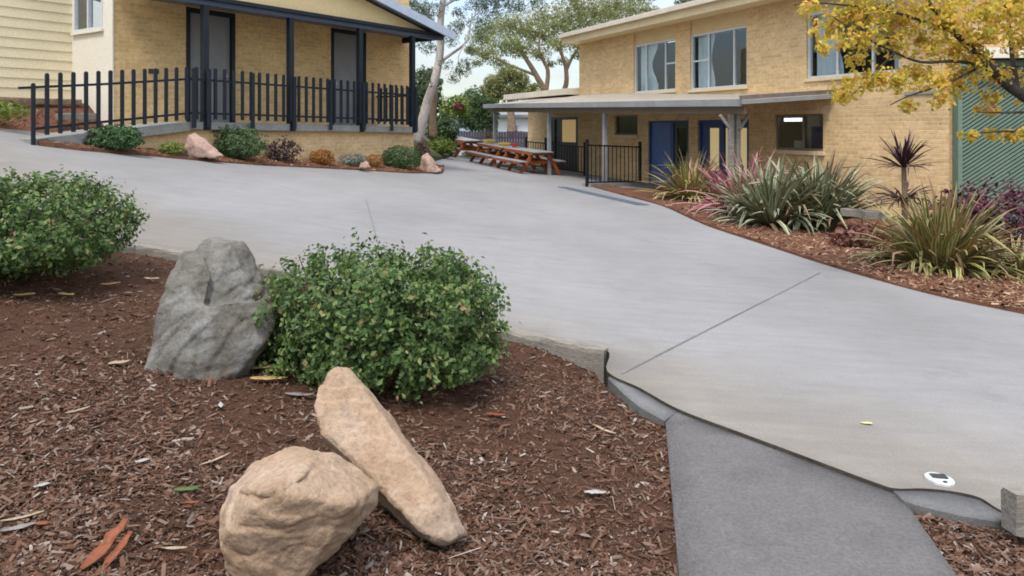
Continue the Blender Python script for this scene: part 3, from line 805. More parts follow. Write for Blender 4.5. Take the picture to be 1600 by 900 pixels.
sleeper('timber_sleeper', LP(-1.25, 2.3, 2.02), LP(-6.5, 2.3, 2.05), 0.1, 0.11, 'long brown timber rail edging the terrace below the cream boards', M['bark_brown'])
sleeper('timber_sleeper', LP(-1.3, 1.62, 1.72), LP(-2.0, 1.62, 1.72), 0.1, 0.12, 'short pale timber block beside the white wall behind the ramp pickets', M['sleeper'])

# ================================================================== RIGHT BUILDING (two storeys)
rb = thing('two_storey_building', RP(2, 0.0, -0.3), 'two storey cream brick building with a grey veranda roof and blue doors', 'building')
RW = lambda s, o: RP(s, o)
sL, sU, sE = RS(825), RS(905), RS(1483)
Z0 = -0.7
junc = lambda s: 2.26 + (6.2 - s) * 0.048        # where the veranda roof meets the wall
upw = []
for px0, px1, z0, z1 in ((990, 1055, 2.60, 4.10), (1078, 1167, 2.56, 4.10), (1260, 1405, 2.62, 4.10)):
    upw.append((RS(px0), RS(px1), z0, z1))
d1 = (RS(858), RS(903), -0.1, RZ(880, 183))
w0 = (RS(960), RS(996), RZ(978, 211), RZ(978, 180))
dB = (RS(1013), RS(1076), -0.25, 1.72)
dC = (RS(1090), RS(1170), -0.25, 1.72)
wl_ = (RS(1210), RS(1286), 0.98, 1.82)
mb = MB()
wall(mb, RW, sU, sE, Z0, 4.5, [dB, dC, w0, wl_] + [(a, b, c, 4.46) for a, b, c, d_ in upw], 0.16)
q0, q1 = RW(sE, 0), RW(sE, -9)
mb.face([(q0.x, q0.y, Z0), (q1.x, q1.y, Z0), (q1.x, q1.y, 4.5), (q0.x, q0.y, 4.5)], [(0, 0), (9, 0), (9, 5), (0, 5)])
q0, q1 = RW(sU, 0), RW(sU, -9)
mb.face([(q0.x, q0.y, 2.5), (q1.x, q1.y, 2.5), (q1.x, q1.y, 4.5), (q0.x, q0.y, 4.5)], [(0, 0), (9, 0), (9, 5), (0, 5)])
mb.build('brick_wall', M['brick_cream'], rb)
mb = MB(); wall(mb, RW, sL, sU, Z0, 2.95, [d1], 0.16)
q0, q1 = RW(sL, 0), RW(sL, -9)
mb.face([(q0.x, q0.y, Z0), (q1.x, q1.y, Z0), (q1.x, q1.y, 2.9), (q0.x, q0.y, 2.9)], [(0, 0), (9, 0), (9, 5), (0, 5)])
mb.build('low_wing_wall', M['brick_cream'], rb)
mb = MB()
slab_box(mb, RP, sL - 1.4, sU - 0.005, -9, 0.5, 2.70, 2.92)
mb.build('low_roof', M['roof_sheet'], rb)
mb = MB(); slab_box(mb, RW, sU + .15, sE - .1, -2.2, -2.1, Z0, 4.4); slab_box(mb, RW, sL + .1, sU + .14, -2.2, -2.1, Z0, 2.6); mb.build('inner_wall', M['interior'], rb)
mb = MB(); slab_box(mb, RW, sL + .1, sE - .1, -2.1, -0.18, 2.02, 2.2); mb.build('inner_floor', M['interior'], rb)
# upper windows
rngc = random.Random(3)
def curtain(fn, s0, s1, o, z0, z1, gather=0.25):
    """pleated cloth, drawn in below"""
    mb = MB(); n, mz = 26, 8; G = []
    for j in range(mz + 1):
        t = j / mz; row = []
        k = 1 - gather * math.sin(math.pi * min(1, t * 1.1)) ** 2
        for i in range(n + 1):
            u = i / n; s = s0 + (s1 - s0) * u * k
            p = fn(s, o + 0.022 * math.sin(u * 34)); row.append((p.x, p.y, z1 + (z0 - z1) * t))
        G.append(row)
    for j in range(mz):
        for i in range(n): mb.face([G[j][i], G[j][i + 1], G[j + 1][i + 1], G[j + 1][i]])
    return mb
for wi, (a, b, c, d_) in enumerate(upw):
    lt = MB(); slab_box(lt, RW, a + .002, b - .002, -0.13, -0.06, d_ + 0.003, 4.46); lt.build('lintel', M['cream_lintel'], rb)
    w = MB(); fw = 0.05
    for p, q, e, f_ in ((a, a + fw, c, d_), (b - fw, b, c, d_), (a + fw, b - fw, c, c + fw), (a + fw, b - fw, d_ - fw, d_)): slab_box(w, RW, p, q, -0.14, -0.05, e, f_)
    L = b - a
    ms = {0: (0.28, 0.74), 1: (0.32, 0.76), 2: (0.34, 0.72)}[wi]
    for m_ in ms: slab_box(w, RW, a + L * m_ - .022, a + L * m_ + .022, -0.13, -0.06, c + fw, d_ - fw)
    if wi == 0: slab_box(w, RW, a + L * ms[1] + .022, b - fw, -0.125, -0.065, c + 0.78, c + 0.82)
    if wi == 1: slab_box(w, RW, a + fw, a + L * ms[0] - .022, -0.125, -0.065, c + 0.78, c + 0.82)
    wo = w.build('window', M['alu'], rb)
    g = MB(); slab_box(g, RW, a + fw, b - fw, -0.10, -0.094, c + fw, d_ - fw); g.build('pane', M['glass'], wo)
    curtain(RW, a + 0.1, a + L * (0.48 if wi == 0 else 0.36), -0.22, c + .03, d_, 0.35 if wi == 0 else 0.2).build('curtain', M['curtain'], wo)
    if wi: curtain(RW, b - 0.28 * (L / 2.5), b - 0.06, -0.22, c + .03, d_, 0.3).build('curtain', M['curtain'], wo)
    g = MB(); slab_box(g, RW, a - .05, b + .05, -0.045, 0.05, c - .07, c - .003); g.build('sill', M['cream_trim'], wo)
# eaves
mb = MB(); slab_box(mb, RP, sU - 0.02, sE + 0.5, -0.25, 0.62, 4.505, 4.55); mb.build('soffit', M['cream_trim'], rb)
mb = MB(); slab_box(mb, RP, sU - 0.06, sE + 0.55, 0.622, 0.66, 4.48, 4.74); slab_box(mb, RP, sU - 0.06, sU - 0.021, -8, 0.62, 4.48, 4.74); mb.build('fascia', M['cream_trim'], rb)
mb = MB(); slab_box(mb, RP, sU - 0.1, sE + 0.6, 0.664, 0.79, 4.70, 4.82); mb.build('eaves_gutter', M['roof_sheet'], rb)
mb = MB()
q = [RP(sU - 0.1, 0.7), RP(sE + 0.6, 0.7), RP(sE + 0.6, -9), RP(sU - 0.1, -9)]
mb.hexa([(p.x, p.y, z) for p, z in zip(q, (4.80, 4.80, 5.0, 5.0))], [(p.x, p.y, z) for p, z in zip(q, (4.86, 4.86, 5.08, 5.08))]); mb.build('roof', M['roof_sheet'], rb)
# veranda roof: gutter line falls gently towards the near end
VO = 2.3
sg0, sg1 = RS(758, VO), RS(1158, VO)
gz = lambda s: 2.37 + (s - sg0) / (sg1 - sg0) * (2.05 - 2.37)
se = RS(1302)
mb = MB()
n = 10
for i in range(n):
    a, b = sg0 + (sg1 - sg0) * i / n, sg0 + (sg1 - sg0) * (i + 1) / n
    a2, b2 = sg0 + (se - sg0) * i / n, sg0 + (se - sg0) * (i + 1) / n
    q = [RP(a, VO - .05), RP(b, VO - .05), RP(b2, 0.004), RP(a2, 0.004)]
    zz = [gz(a) + .03, gz(b) + .03, min(2.68, junc(b2)), min(2.68, junc(a2))]
    mb.hexa([(p.x, p.y, z - .04) for p, z in zip(q, zz)], [(p.x, p.y, z) for p, z in zip(q, zz)])
mb.build('veranda_roof', M['roof_grey'], rb)
def beam_line(name, pts, w, h, mat):
    mb = MB()
    for i in range(len(pts) - 1): mb.bar(pts[i], pts[i + 1], w, h)
    return mb.build(name, mat, rb)
g0, g1 = RP(sg0, VO + .03), RP(sg1, VO + .03)
beam_line('veranda_gutter', [(g0.x, g0.y, gz(sg0) - 0.02), (g1.x, g1.y, gz(sg1) - 0.02)], 0.13, 0.15, M['gutter'])
g2, g3 = RP(sg0 + .1, VO - .2), RP(sg1 - .1, VO - .2)
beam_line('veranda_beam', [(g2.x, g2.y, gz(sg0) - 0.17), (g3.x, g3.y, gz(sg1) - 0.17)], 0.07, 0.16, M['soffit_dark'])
r0, r1 = RP(sg1 + .01, VO + .02), RP(se, 0.03)
beam_line('end_gutter', [(r0.x, r0.y, gz(sg1) - .01), (r1.x, r1.y, junc(se) - .03)], 0.12, 0.09, M['gutter'])
beam_line('end_tiles', [(r0.x, r0.y, gz(sg1) + .085), (r1.x, r1.y, junc(se) + .075)], 0.10, 0.09, M['roof_dark'])
for px in (773, 858, 945):
    s_ = RS(px, VO - .2); p = RP(s_, VO - .2); mb = MB()
    mb.box((p.x, p.y, (gz(s_) - .26 + H(p.x, p.y)) / 2), (0.1, 0.1, gz(s_) - .26 - H(p.x, p.y)), math.atan2(ER.y, ER.x)); mb.build('veranda_post', M['post_grey'], rb)
s_ = RS(1147, VO - .2); p = RP(s_, VO - .2); mb = MB(); zt = gz(s_) - .26; zb = H(p.x, p.y) - .05
mb.box((p.x - .07, p.y, (zt + zb) / 2), (0.1, 0.1, zt - zb), .3); mb.box((p.x + .09, p.y + .05, (zt + zb) / 2), (0.1, 0.1, zt - zb), .3)
mb.bar((p.x - .06, p.y, zt - .35), (p.x - .32, p.y - .05, zt - .02), .06, .06); mb.bar((p.x + .1, p.y, zt - .35), (p.x + .34, p.y + .1, zt - .02), .06, .06)
mb.build('veranda_post', M['wood_grey'], rb)
# lower doors and windows
def door_leaf(s0, s1, z0, z1, mat, fmat, glass=None, gl=None, name='door'):
    d = MB(); fw = 0.07
    if gl is None: slab_box(d, RW, s0 + fw, s1 - fw, -0.12, -0.07, z0, z1 - fw)
    else:
        a, b, c, e = gl
        for p, q, u, v in ((s0 + fw, a, z0, z1 - fw), (b, s1 - fw, z0, z1 - fw), (a, b, z0, c), (a, b, e, z1 - fw)): slab_box(d, RW, p, q, -0.12, -0.07, u, v)
    do = d.build(name, mat, rb)
    f = MB(); slab_box(f, RW, s0, s0 + fw, -0.13, -0.02, z0, z1); slab_box(f, RW, s1 - fw, s1, -0.13, -0.02, z0, z1); slab_box(f, RW, s0 + fw, s1 - fw, -0.13, -0.022, z1 - fw, z1)
    f.build('frame', fmat, do)
    if gl is not None:
        a, b, c, e = gl; g = MB(); slab_box(g, RW, a, b, -0.10, -0.092, c, e); g.build('pane', glass, do)
    return do
door_leaf(d1[0] + .35, d1[1], d1[2], d1[3], M['door_dark'], M['door_dark'], M['lit_pane_dim'], (RS(875), RS(897), RZ(886, 222), RZ(886, 187)))
mb = MB(); slab_box(mb, RW, d1[0], d1[0] + .348, -0.12, -0.05, d1[2], d1[3]); mb.build('door_panel', M['door_dark'], rb)
sm = RS(1049)
bd = door_leaf(dB[0], sm, dB[2], dB[3], M['door_blue'], M['frame_blue'])
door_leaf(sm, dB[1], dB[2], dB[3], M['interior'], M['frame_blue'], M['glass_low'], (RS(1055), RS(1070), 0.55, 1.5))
# entrance with lit panes
for a, b in ((1091, 1126), (1126, 1146), (1146, 1169)):
    s0, s1 = RS(a), RS(b)
    door_leaf(s0, s1, dC[2], dC[3], M['frame_blue'], M['frame_blue'], M['lit_pane'], (s0 + (s1 - s0) * (0.42 if a == 1091 else 0.2), s0 + (s1 - s0) * 0.84, 0.35, 1.5), 'glazed_door')
def win(op, mull, fmat, name='window', fw=0.05):
    a, b, c, e = op; w = MB()
    for p, q, u, v in ((a, a + fw, c, e), (b - fw, b, c, e), (a + fw, b - fw, c, c + fw), (a + fw, b - fw, e - fw, e)): slab_box(w, RW, p, q, -0.14, -0.06, u, v)
    for m_ in mull: slab_box(w, RW, a + (b - a) * m_ - .025, a + (b - a) * m_ + .025, -0.13, -0.07, c + fw, e - fw)
    wo = w.build(name, fmat, rb)
    g = MB(); slab_box(g, RW, a + fw, b - fw, -0.10, -0.094, c + fw, e - fw); g.build('pane', M['glass_low'], wo)
    g = MB(); slab_box(g, RW, a - .06, b + .06, -0.055, 0.07, c - .09, c - .003); g.build('sill', M['brick_cream'], wo)
    return wo
win(w0, (), M['alu_bronze'])
wo = win(wl_, (0.56,), M['alu_bronze'])
a, b, c, e = wl_
g = MB(); slab_box(g, RW, a + (b - a) * .6, b - .07, -0.3, -0.27, c + .05, c + .56); g.build('blue_board', M['blue_screen'], wo)
g = MB(); slab_box(g, RW, a + (b - a) * .22, a + (b - a) * .42, -0.36, -0.3, c + .04, c + .22); g.build('white_monitor', M['white_plastic'], wo)
g = MB(); slab_box(g, RW, a - .12, a + (b - a) * .30, -0.5, -0.42, e - .16, e - .08); g.build('tube_lamp', M['tube_light'], wo)
g = MB(); slab_box(g, RW, a + .1, b - .1, -1.0, -0.95, c - .2, e); g.build('room_partition', mottled('room grey', (0.24, 0.22, 0.18), (0.3, 0.27, 0.22), 2, 0.9, 0.1, 0.0), wo)
# flashing line on the brick near the corner
mb = MB(); slab_box(mb, RP, RS(1415), sE, 0.002, 0.03, RZ(1450, 147), RZ(1450, 142)); mb.build('flashing', M['gutter'], rb)

# ================================================================== GREEN SHED at the right
gs0 = Vector((8.16, 13.45))
gs = thing('green_shed', (10.3, 13.6, -0.4), 'green shed clad in narrow diagonal slats with a pale roof', 'shed')
GD = Vector((0.985, -0.17)).normalized(); GN = Vector((GD.y, -GD.x))
GP = lambda s, o: gs0 + GD * s + GN * o
gzb, gzt = -0.75, 2.62
mb = MB(); slab_box(mb, GP, 0.05, 5.0, -0.3, -0.03, gzb, gzt); mb.build('backing_wall', M['green_gap'], gs)
mb = MB()
pitch = 0.062
import itertools
k = -100
while k < 110:
    # slat lines z = 0.72*s + c, clipped to the panel
    c0 = k * pitch * 1.2
    pts = []
    for s in (0.06, 4.98):
        pts.append((s, 0.72 * s + c0))
    (sa, za), (sb, zb) = pts
    # clip in z
    if za < gzb: sa += (gzb - za) / 0.72; za = gzb
    if zb > gzt: sb -= (zb - gzt) / 0.72; zb = gzt
    if sb - sa > 0.03:
        pa, pb = GP(sa, 0.0), GP(sb, 0.0)
        mb.bar((pa.x, pa.y, za), (pb.x, pb.y, zb), 0.025, 0.040, up=(GD.x * -0.58, GD.y * -0.58, 0.81))
    k += 1
mb.build('slat_panel', M['green_clad'], gs)
mb = MB(); slab_box(mb, GP, -0.02, 0.055, -0.3, 0.035, gzb, gzt); slab_box(mb, GP, 0.056, 5.0, -0.05, 0.03, gzt + .002, gzt + .1); mb.build('corner_trim', M['green_clad'], gs)
mb = MB(); slab_box(mb, GP, 0.2, 5.5, -4, 0.3, gzt + .18, gzt + .28); slab_box(mb, GP, 0.2, 5.5, 0.25, 0.36, gzt + .12, gzt + .3); mb.build('roof', M['white_wall'], gs)
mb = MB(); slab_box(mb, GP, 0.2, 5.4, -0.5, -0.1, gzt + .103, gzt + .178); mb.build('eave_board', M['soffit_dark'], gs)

# ================================================================== PICNIC TABLES
def make_table():
    t = thing('picnic_table', (0, 0, 0), '', 'picnic table', 'picnic tables in a row on the concrete')
    W = 0.38
    mb = MB()
    for k in range(5): mb.box((0, -0.30 + k * 0.15, 0.735), (2.24, 0.142, 0.04))
    mb.build('tabletop', M['bench_top'], t, bevel=0.004)
    for sd in (-1, 1):
        mb = MB()
        for k in range(2): mb.box((0, sd * (0.62 + 0.145 * k), 0.44), (2.24, 0.138, 0.04))
        mb.build('bench', M['bench_top'], t, bevel=0.004)
        mb = MB(); mb.box((0, sd * 0.372, 0.70), (2.2, 0.02, 0.10)); mb.build('apron', M['bench_wood'], t)
        mb = MB(); mb.box((0, sd * 0.83, 0.40), (2.2, 0.02, 0.07)); mb.build('bench_edge', M['bench_wood'], t)
    for x in (-0.9, 0.0, 0.9):
        mb = MB()
        for sd in (-1, 1): mb.bar((x + 0.02 * sd, sd * 0.74, 0.0), (x + 0.02 * sd, sd * 0.22, 0.71), 0.045, 0.11, up=(0, 1, 0.7))
        mb.box((x + .065, 0, 0.39), (0.04, 1.52, 0.10)); mb.box((x + .065, 0, 0.67), (0.04, 0.70, 0.085))
        mb.build('leg_frame', M['bench_wood'], t)
    return t
def copy_tree(o, parent=None):
    c = o.copy(); COL.objects.link(c); c.parent = parent
    for ch in o.children: copy_tree(ch, c)
    return c
proto = make_table()
RWD, RWQ = Vector((-0.4252, 0.9051)), Vector((0.9051, 0.4252))
tl = ['long timber picnic table nearest the black gate panel', 'middle picnic table of the row, with yellow and red things on it', 'farthest picnic table of the row, beside the dark bushes']
tabs = []
for i, t in enumerate((0.95, 3.4, 6.9)):
    o = proto if i == 0 else copy_tree(proto)
    c = Vector((0.245, 23.45)) + RWD * t + RWQ * 0.74
    o.location = (c.x, c.y, H(c.x, c.y) + 0.0)
    o.rotation_euler = (0, math.atan((H(c.x - .4252, 0) - H(c.x + .4252, 0)) / 2) * -1.0, math.atan2(RWD.y, RWD.x))
    o['label'] = tl[i]; tabs.append(o)
def on_table(name, px, py, size, mat, label, cat):
    """small tray or box standing on the table row at a pixel column"""
    best = None
    for t in np.linspace(0, 8, 400):
        p = Vector((0.245, 23.45)) + RWD * t + RWQ * 0.8
        d = abs(CX + FPX * p.x / p.y - px)
        if best is None or d < best[0]: best = (d, p)
    p = best[1]; z = H(p.x, p.y) + 0.765
    mb = MB(); w, d_, h = size; a = math.atan2(RWD.y, RWD.x)
    ca, sa = math.cos(a), math.sin(a)
    def ring(k, zz): return [(p.x + x * k * ca - y * k * sa, p.y + x * k * sa + y * k * ca, zz) for x, y in ((-w / 2, -d_ / 2), (w / 2, -d_ / 2), (w / 2, d_ / 2), (-w / 2, d_ / 2))]
    mb.hexa(ring(0.86, z), ring(1.0, z + h * 0.8)); mb.hexa(ring(1.06, z + h * 0.8), ring(1.04, z + h))
    o = mb.build(name, mat, None, (p.x, p.y, z)); return tag(o, label, cat)
on_table('lunch_tray', 764, 217, (0.42, 0.34, 0.12), M['yellow'], 'yellow tray on the picnic tables, the left one of two', 'tray')
on_table('lunch_tray', 788, 218, (0.36, 0.32, 0.10), M['yellow'], 'yellow tray on the picnic tables, nearer the red tub', 'tray')
on_table('small_tub', 804, 222, (0.16, 0.16, 0.13), M['red'], 'small red tub standing on the picnic tables', 'tub')

# ================================================================== BLACK FENCES by the veranda
def bar_fence(name, a, b, h, label, n, z_a, z_b, post=(0.07, 0.07)):
    a, b = Vector(a), Vector(b); base = Vector((a.x, a.y, z_a))
    f = thing(name, base, label, 'fence'); an = math.atan2((b - a).y, (b - a).x)
    for p, z in ((a, z_a), (b, z_b)):
        mb = MB(); mb.box((p.x, p.y, z + h / 2 + .03), (post[0], post[1], h + .1), an); mb.build('fence_post', M['black_paint'], f)
    for q in (0.12, h - .08):
        mb = MB(); mb.bar((a.x, a.y, z_a + q), (b.x, b.y, z_b + q), 0.035, 0.04); mb.build('rail', M['black_paint'], f)
    bm0 = None
    for i in range(1, n):
        t = i / n; p = a + (b - a) * t; z = z_a + (z_b - z_a) * t
        if bm0 is None:
            m_ = MB(); m_.box((0, 0, (h - .18) / 2 + .12), (0.018, 0.018, h - .2), an); o = m_.build('bar', M['black_paint']); bm0 = o
        else: o = bm0.copy(); COL.objects.link(o)
        o.parent = f; o.location = Vector((p.x, p.y, z)) - base
    return f
bar_fence('steel_fence_panel', (2.02, 19.8), (3.72, 21.4), 1.2, 'black steel bar fence panel standing by the blue door', 13, H(2.02, 19.8), H(3.7, 21.4))
fp = [o for o in COL.objects if o.name == 'steel_fence_panel'][0]
mb = MB(); mb.bar((2.0, 19.85, H(2.0, 19.85) + .03), (3.8, 21.5, H(3.8, 21.5) + .03), .3, .12); mb.build('base_strip', M['concrete_slab'], fp)
p, q = P(822, 215, 27.5).to_2d(), P(913, 215, 24.6).to_2d()
bar_fence('steel_rail_fence', p, q, 1.05, 'thin black bar fence behind the picnic tables under the veranda', 22, H(*p), H(*q), (0.05, 0.05))
p, q = P(853, 215, 27).to_2d(), P(868, 215, 29.0).to_2d()
bar_fence('steel_rail_fence', p, q, 1.1, 'short black fence return beside the dark glazed door', 8, H(*p), H(*q), (0.1, 0.1))

# strip drain
dr = [hit(880 + (1006 - 880) * i / 12, 293 + (321 - 293) * i / 12) for i in range(13)]
g = thing('strip_drain', dr[6], 'long grey steel strip drain set in the concrete near the black fence panel', 'drain')
mb = MB()
for i in range(12):
    a, b = dr[i], dr[i + 1]; d = (b - a).to_2d().normalized(); n2 = Vector((-d.y, d.x)) * 0.17
    mb.face([(v.x, v.y, H(v.x, v.y) + .004) for v in (a.to_2d() + n2, a.to_2d() - n2, b.to_2d() - n2, b.to_2d() + n2)])
mb.build('channel', M['metal'], g)
mb = MB()
for i in range(48):
    t = i / 48 * 12; k = int(t); a = dr[k].lerp(dr[min(k + 1, 12)], t - k); d = (dr[12] - dr[0]).to_2d().normalized(); n2 = Vector((-d.y, d.x)) * 0.15
    u, v = a.to_2d() + n2, a.to_2d() - n2
    mb.bar((u.x, u.y, H(u.x, u.y) + .012), (v.x, v.y, H(v.x, v.y) + .012), 0.03, 0.012)
mb.build('grating', M['metal'], g)

# round drain cover on the near edge of the driveway
c = hit(1468, 751)
dc = thing('drain_cover', c, 'round white drain cover with a dark slot at the driveway edge', 'drain cover')
mb = MB(); n = 32
zc = lambda x, y: H(x, y)
def disc(mb, c, r, z0, z1, n=32):
    b = [(c.x + r * math.cos(2 * math.pi * k / n), c.y + r * math.sin(2 * math.pi * k / n)) for k in range(n)]
    mb.face([(x, y, zc(x, y) + z1) for x, y in b])
    for k in range(n):
        k2 = (k + 1) % n
        mb.face([(*b[k], zc(*b[k]) + z0), (*b[k2], zc(*b[k2]) + z0), (*b[k2], zc(*b[k2]) + z1), (*b[k], zc(*b[k]) + z1)])
disc(mb, c, 0.060, -0.02, 0.012); mb.build('lid', M['white_plastic'], dc, bevel=0.003)
mb = MB(); mb.box((c.x + .004, c.y + .014, zc(c.x, c.y) + .0145), (0.066, 0.040, 0.004), -0.1); mb.build('slot', M['door_dark'], dc)
mb = MB(); mb.box((c.x + .002, c.y - .040, zc(c.x, c.y) + .0145), (0.016, 0.012, 0.004)); mb.build('screw', M['door_dark'], dc)

# ================================================================== EDGING TIMBERS round the near bed
near_e = [hit(*p) for p in near_px]
def edge_log(px_a, px_b, w, h, dz, label, seg=8):
    a, b = hit(*px_a), hit(*px_b)
    off = (b - a).normalized().cross(Vector((0, 0, 1))) * (w * 0.5)
    a2, b2 = a + off, b + off
    a2.z, b2.z = H(a2.x, a2.y) + dz - h / 2, H(b2.x, b2.y) + dz - h / 2
    return sleeper('timber_sleeper', a2, b2, w, h, label, M['sleeper'], 'timber edging round the near mulch bed', seg, 0.005)
edge_log((-120, 374), (215, 383), 0.09, 0.17, 0.012, 'timber edging log behind the bush at the left picture edge')
edge_log((222, 384), (412, 414), 0.09, 0.17, 0.012, 'timber edging log passing behind the grey boulder')
edge_log((418, 415), (775, 507), 0.09, 0.18, 0.010, 'timber edging log hidden behind the middle bush')
edge_log((782, 509), (951, 546), 0.11, 0.21, 0.010, 'weathered timber edging log with a cut end by the concrete strip', 12)
a = P(1592, 795, 2.85); 
sleeper('timber_sleeper', P(1576, 799, 2.86), P(1800, 830, 2.86), 0.09, 0.16, 'squared grey timber end at the right picture edge beside the curved concrete', M['sleeper'])
sleeper('timber_sleeper', (6.55, 9.55, -0.10), (9.5, 9.1, -0.12), 0.12, 0.16, 'pale timber edging behind the gold flax at the right picture edge', M['sleeper'])
sleeper('timber_sleeper', P(1316, 330, 12.0), P(1388, 338, 11.5), 0.16, 0.12, 'pale timber edging between the two big flax clumps against the brick wall', M['sleeper'])

# ================================================================== ROCKS
def rock(name, hulls, mat, label, disp=0.02, seed=0, voxel=0.012, crack=0.0, cat='rock', smooth_it=2, strata=None, chisel=0):
    """rough stone: the union of a few convex blocks given by their surveyed corners, weathered"""
    if not isinstance(hulls[0], (list, tuple)): hulls = [hulls]
    bm = bmesh.new(); allp = []
    for pts in hulls:
        b2 = bmesh.new()
        for p in pts: b2.verts.new(Vector(p)); allp.append(Vector(p))
        bmesh.ops.convex_hull(b2, input=b2.verts)
        bmesh.ops.delete(b2, geom=[v for v in b2.verts if not v.link_faces], context='VERTS')
        bmesh.ops.recalc_face_normals(b2, faces=b2.faces)
        tm = bpy.data.meshes.new('tmp'); b2.to_mesh(tm); b2.free(); bm.from_mesh(tm); bpy.data.meshes.remove(tm)
    me = bpy.data.meshes.new('tmp'); bm.to_mesh(me); bm.free()
    o = bpy.data.objects.new('tmp', me); COL.objects.link(o)
    m = o.modifiers.new('r', 'REMESH'); m.mode = 'VOXEL'; m.voxel_size = voxel
    m2 = o.modifiers.new('s', 'SMOOTH'); m2.iterations = smooth_it; m2.factor = 0.5
    dg = bpy.context.evaluated_depsgraph_get()
    me2 = bpy.data.meshes.new_from_object(o.evaluated_get(dg))
    bpy.data.objects.remove(o, do_unlink=True)
    sd = Vector((seed * 3.7, seed * 1.3, seed * 2.1))
    if chisel:
        rg = random.Random(seed + 50); C = np.array([v.co[:] for v in me2.vertices]); ctr = C.mean(0)
        for k in range(chisel):
            nn = np.array([rg.gauss(0, 1), rg.gauss(0, 1) - .5, rg.gauss(0, 1) + .3]); nn /= np.linalg.norm(nn)
            dd = (C - ctr) @ nn; off = dd.max() * rg.uniform(.90, .985); over = np.maximum(0, dd - off)
            C = C - nn * (over * .92)[:, None]
        me2.vertices.foreach_set('co', C.ravel()); me2.update()
    co = [v.co.copy() for v in me2.vertices]; nr = [v.normal.copy() for v in me2.vertices]
    size = max((max(p[i] for p in co) - min(p[i] for p in co)) for i in range(3))
    for i, v in enumerate(me2.vertices):
        p = co[i] / size
        a = noise.fractal(p * 2.6 + sd, 1.0, 2.1, 3) * disp
        cell = noise.voronoi(p * 4.2 + sd)[0]
        a += (min(cell[1] - cell[0], .3) - 0.15) * disp * 1.2
        r = 1 - abs(noise.noise(p * 5.0 + sd * 2)) * 2
        a -= max(0, r - 0.75) * crack
        a += noise.fractal(p * 15 + sd, 0.7, 2.2, 4) * disp * 0.30
        if strata:
            w = p.dot(Vector(strata[0]).normalized()) * strata[1] + noise.noise(p * 2.5 + sd) * 1.4
            f = w - math.floor(w)
            a += (min(f * 1.6, 1.0) - (max(0, f - .86) / .14)) * strata[2] * (0.5 + 0.8 * noise.noise(p * 3 + sd * 3))
        v.co = co[i] + nr[i] * a
    me2.materials.clear(); me2.materials.append(mat)
    me2.polygons.foreach_set('use_smooth', [True] * len(me2.polygons))
    base = Vector((sum(p.x for p in allp) / len(allp), sum(p.y for p in allp) / len(allp), min(p.z for p in allp)))
    me2.transform(Matrix.Translation(-base))
    o = bpy.data.objects.new(name, me2); o.location = base; COL.objects.link(o)
    return tag(o, label, cat)

# grey boulder: back body, lower front block with its ledge, left ridge
rock('boulder', [
    [P(316, 376, 4.22), P(345, 370, 4.30), P(352, 386, 4.14), P(368, 378, 4.27), P(384, 380, 4.32), P(396, 408, 4.32), P(424, 462, 4.27), P(426, 500, 4.22), P(345, 430, 3.98), P(396, 462, 4.04), P(330, 470, 3.92), P(330, 640, 4.02), P(385, 600, 4.12), P(300, 400, 4.08), P(270, 470, 4.12), P(260, 580, 4.42), P(400, 560, 4.52), P(420, 470, 4.57), P(320, 385, 4.52), P(385, 390, 4.57), P(330, 590, 4.22)],
    [P(308, 480, 3.84), P(360, 474, 3.88), P(426, 468, 4.02), P(428, 508, 3.96), P(402, 548, 3.88), P(385, 590, 3.94), P(345, 610, 3.80), P(300, 620, 3.76), P(262, 620, 3.76), P(300, 520, 3.78), P(310, 470, 4.17), P(420, 464, 4.27), P(400, 570, 4.32), P(270, 585, 4.32)],
    [P(282, 394, 4.08), P(304, 388, 4.10), P(324, 410, 3.98), P(330, 432, 3.92), P(312, 462, 3.84), P(300, 500, 3.82), P(262, 440, 3.96), P(243, 510, 3.88), P(222, 584, 3.82), P(228, 620, 3.82), P(290, 620, 3.77), P(300, 540, 3.78), P(270, 480, 4.32), P(240, 580, 4.27), P(310, 410, 4.32)]],
     M['greystone'], 'upright grey boulder with a ridged face beside the middle bush', 0.020, 3, 0.011, 0.03, 'boulder', 1, ((.75, .1, -.5), 6.0, .013), 9)
# leaning sandstone slab: flat face, bright right rim, shaded under side
rock('sandstone_slab', [
    [P(521, 569, 2.86), P(497, 600, 2.82), P(490, 632, 2.77), P(503, 678, 2.70), P(560, 726, 2.62), P(612, 782, 2.54), P(660, 832, 2.48), P(692, 849, 2.46), P(712, 838, 2.48), P(700, 800, 2.54), P(650, 722, 2.65), P(596, 646, 2.76), P(553, 590, 2.85),
     P(545, 574, 2.91), P(572, 604, 2.93), P(622, 670, 2.86), P(690, 758, 2.74), P(722, 818, 2.62), P(726, 834, 2.56),
     P(508, 694, 2.86), P(560, 748, 2.80), P(640, 832, 2.70), P(692, 851, 2.62)]],
     M['sandstone'], 'long flat sandstone slab leaning up against the rounded rock', 0.007, 7, 0.006, 0.010, 'rock', 0, ((.2, .1, 1.0), 7.0, .010), 6)
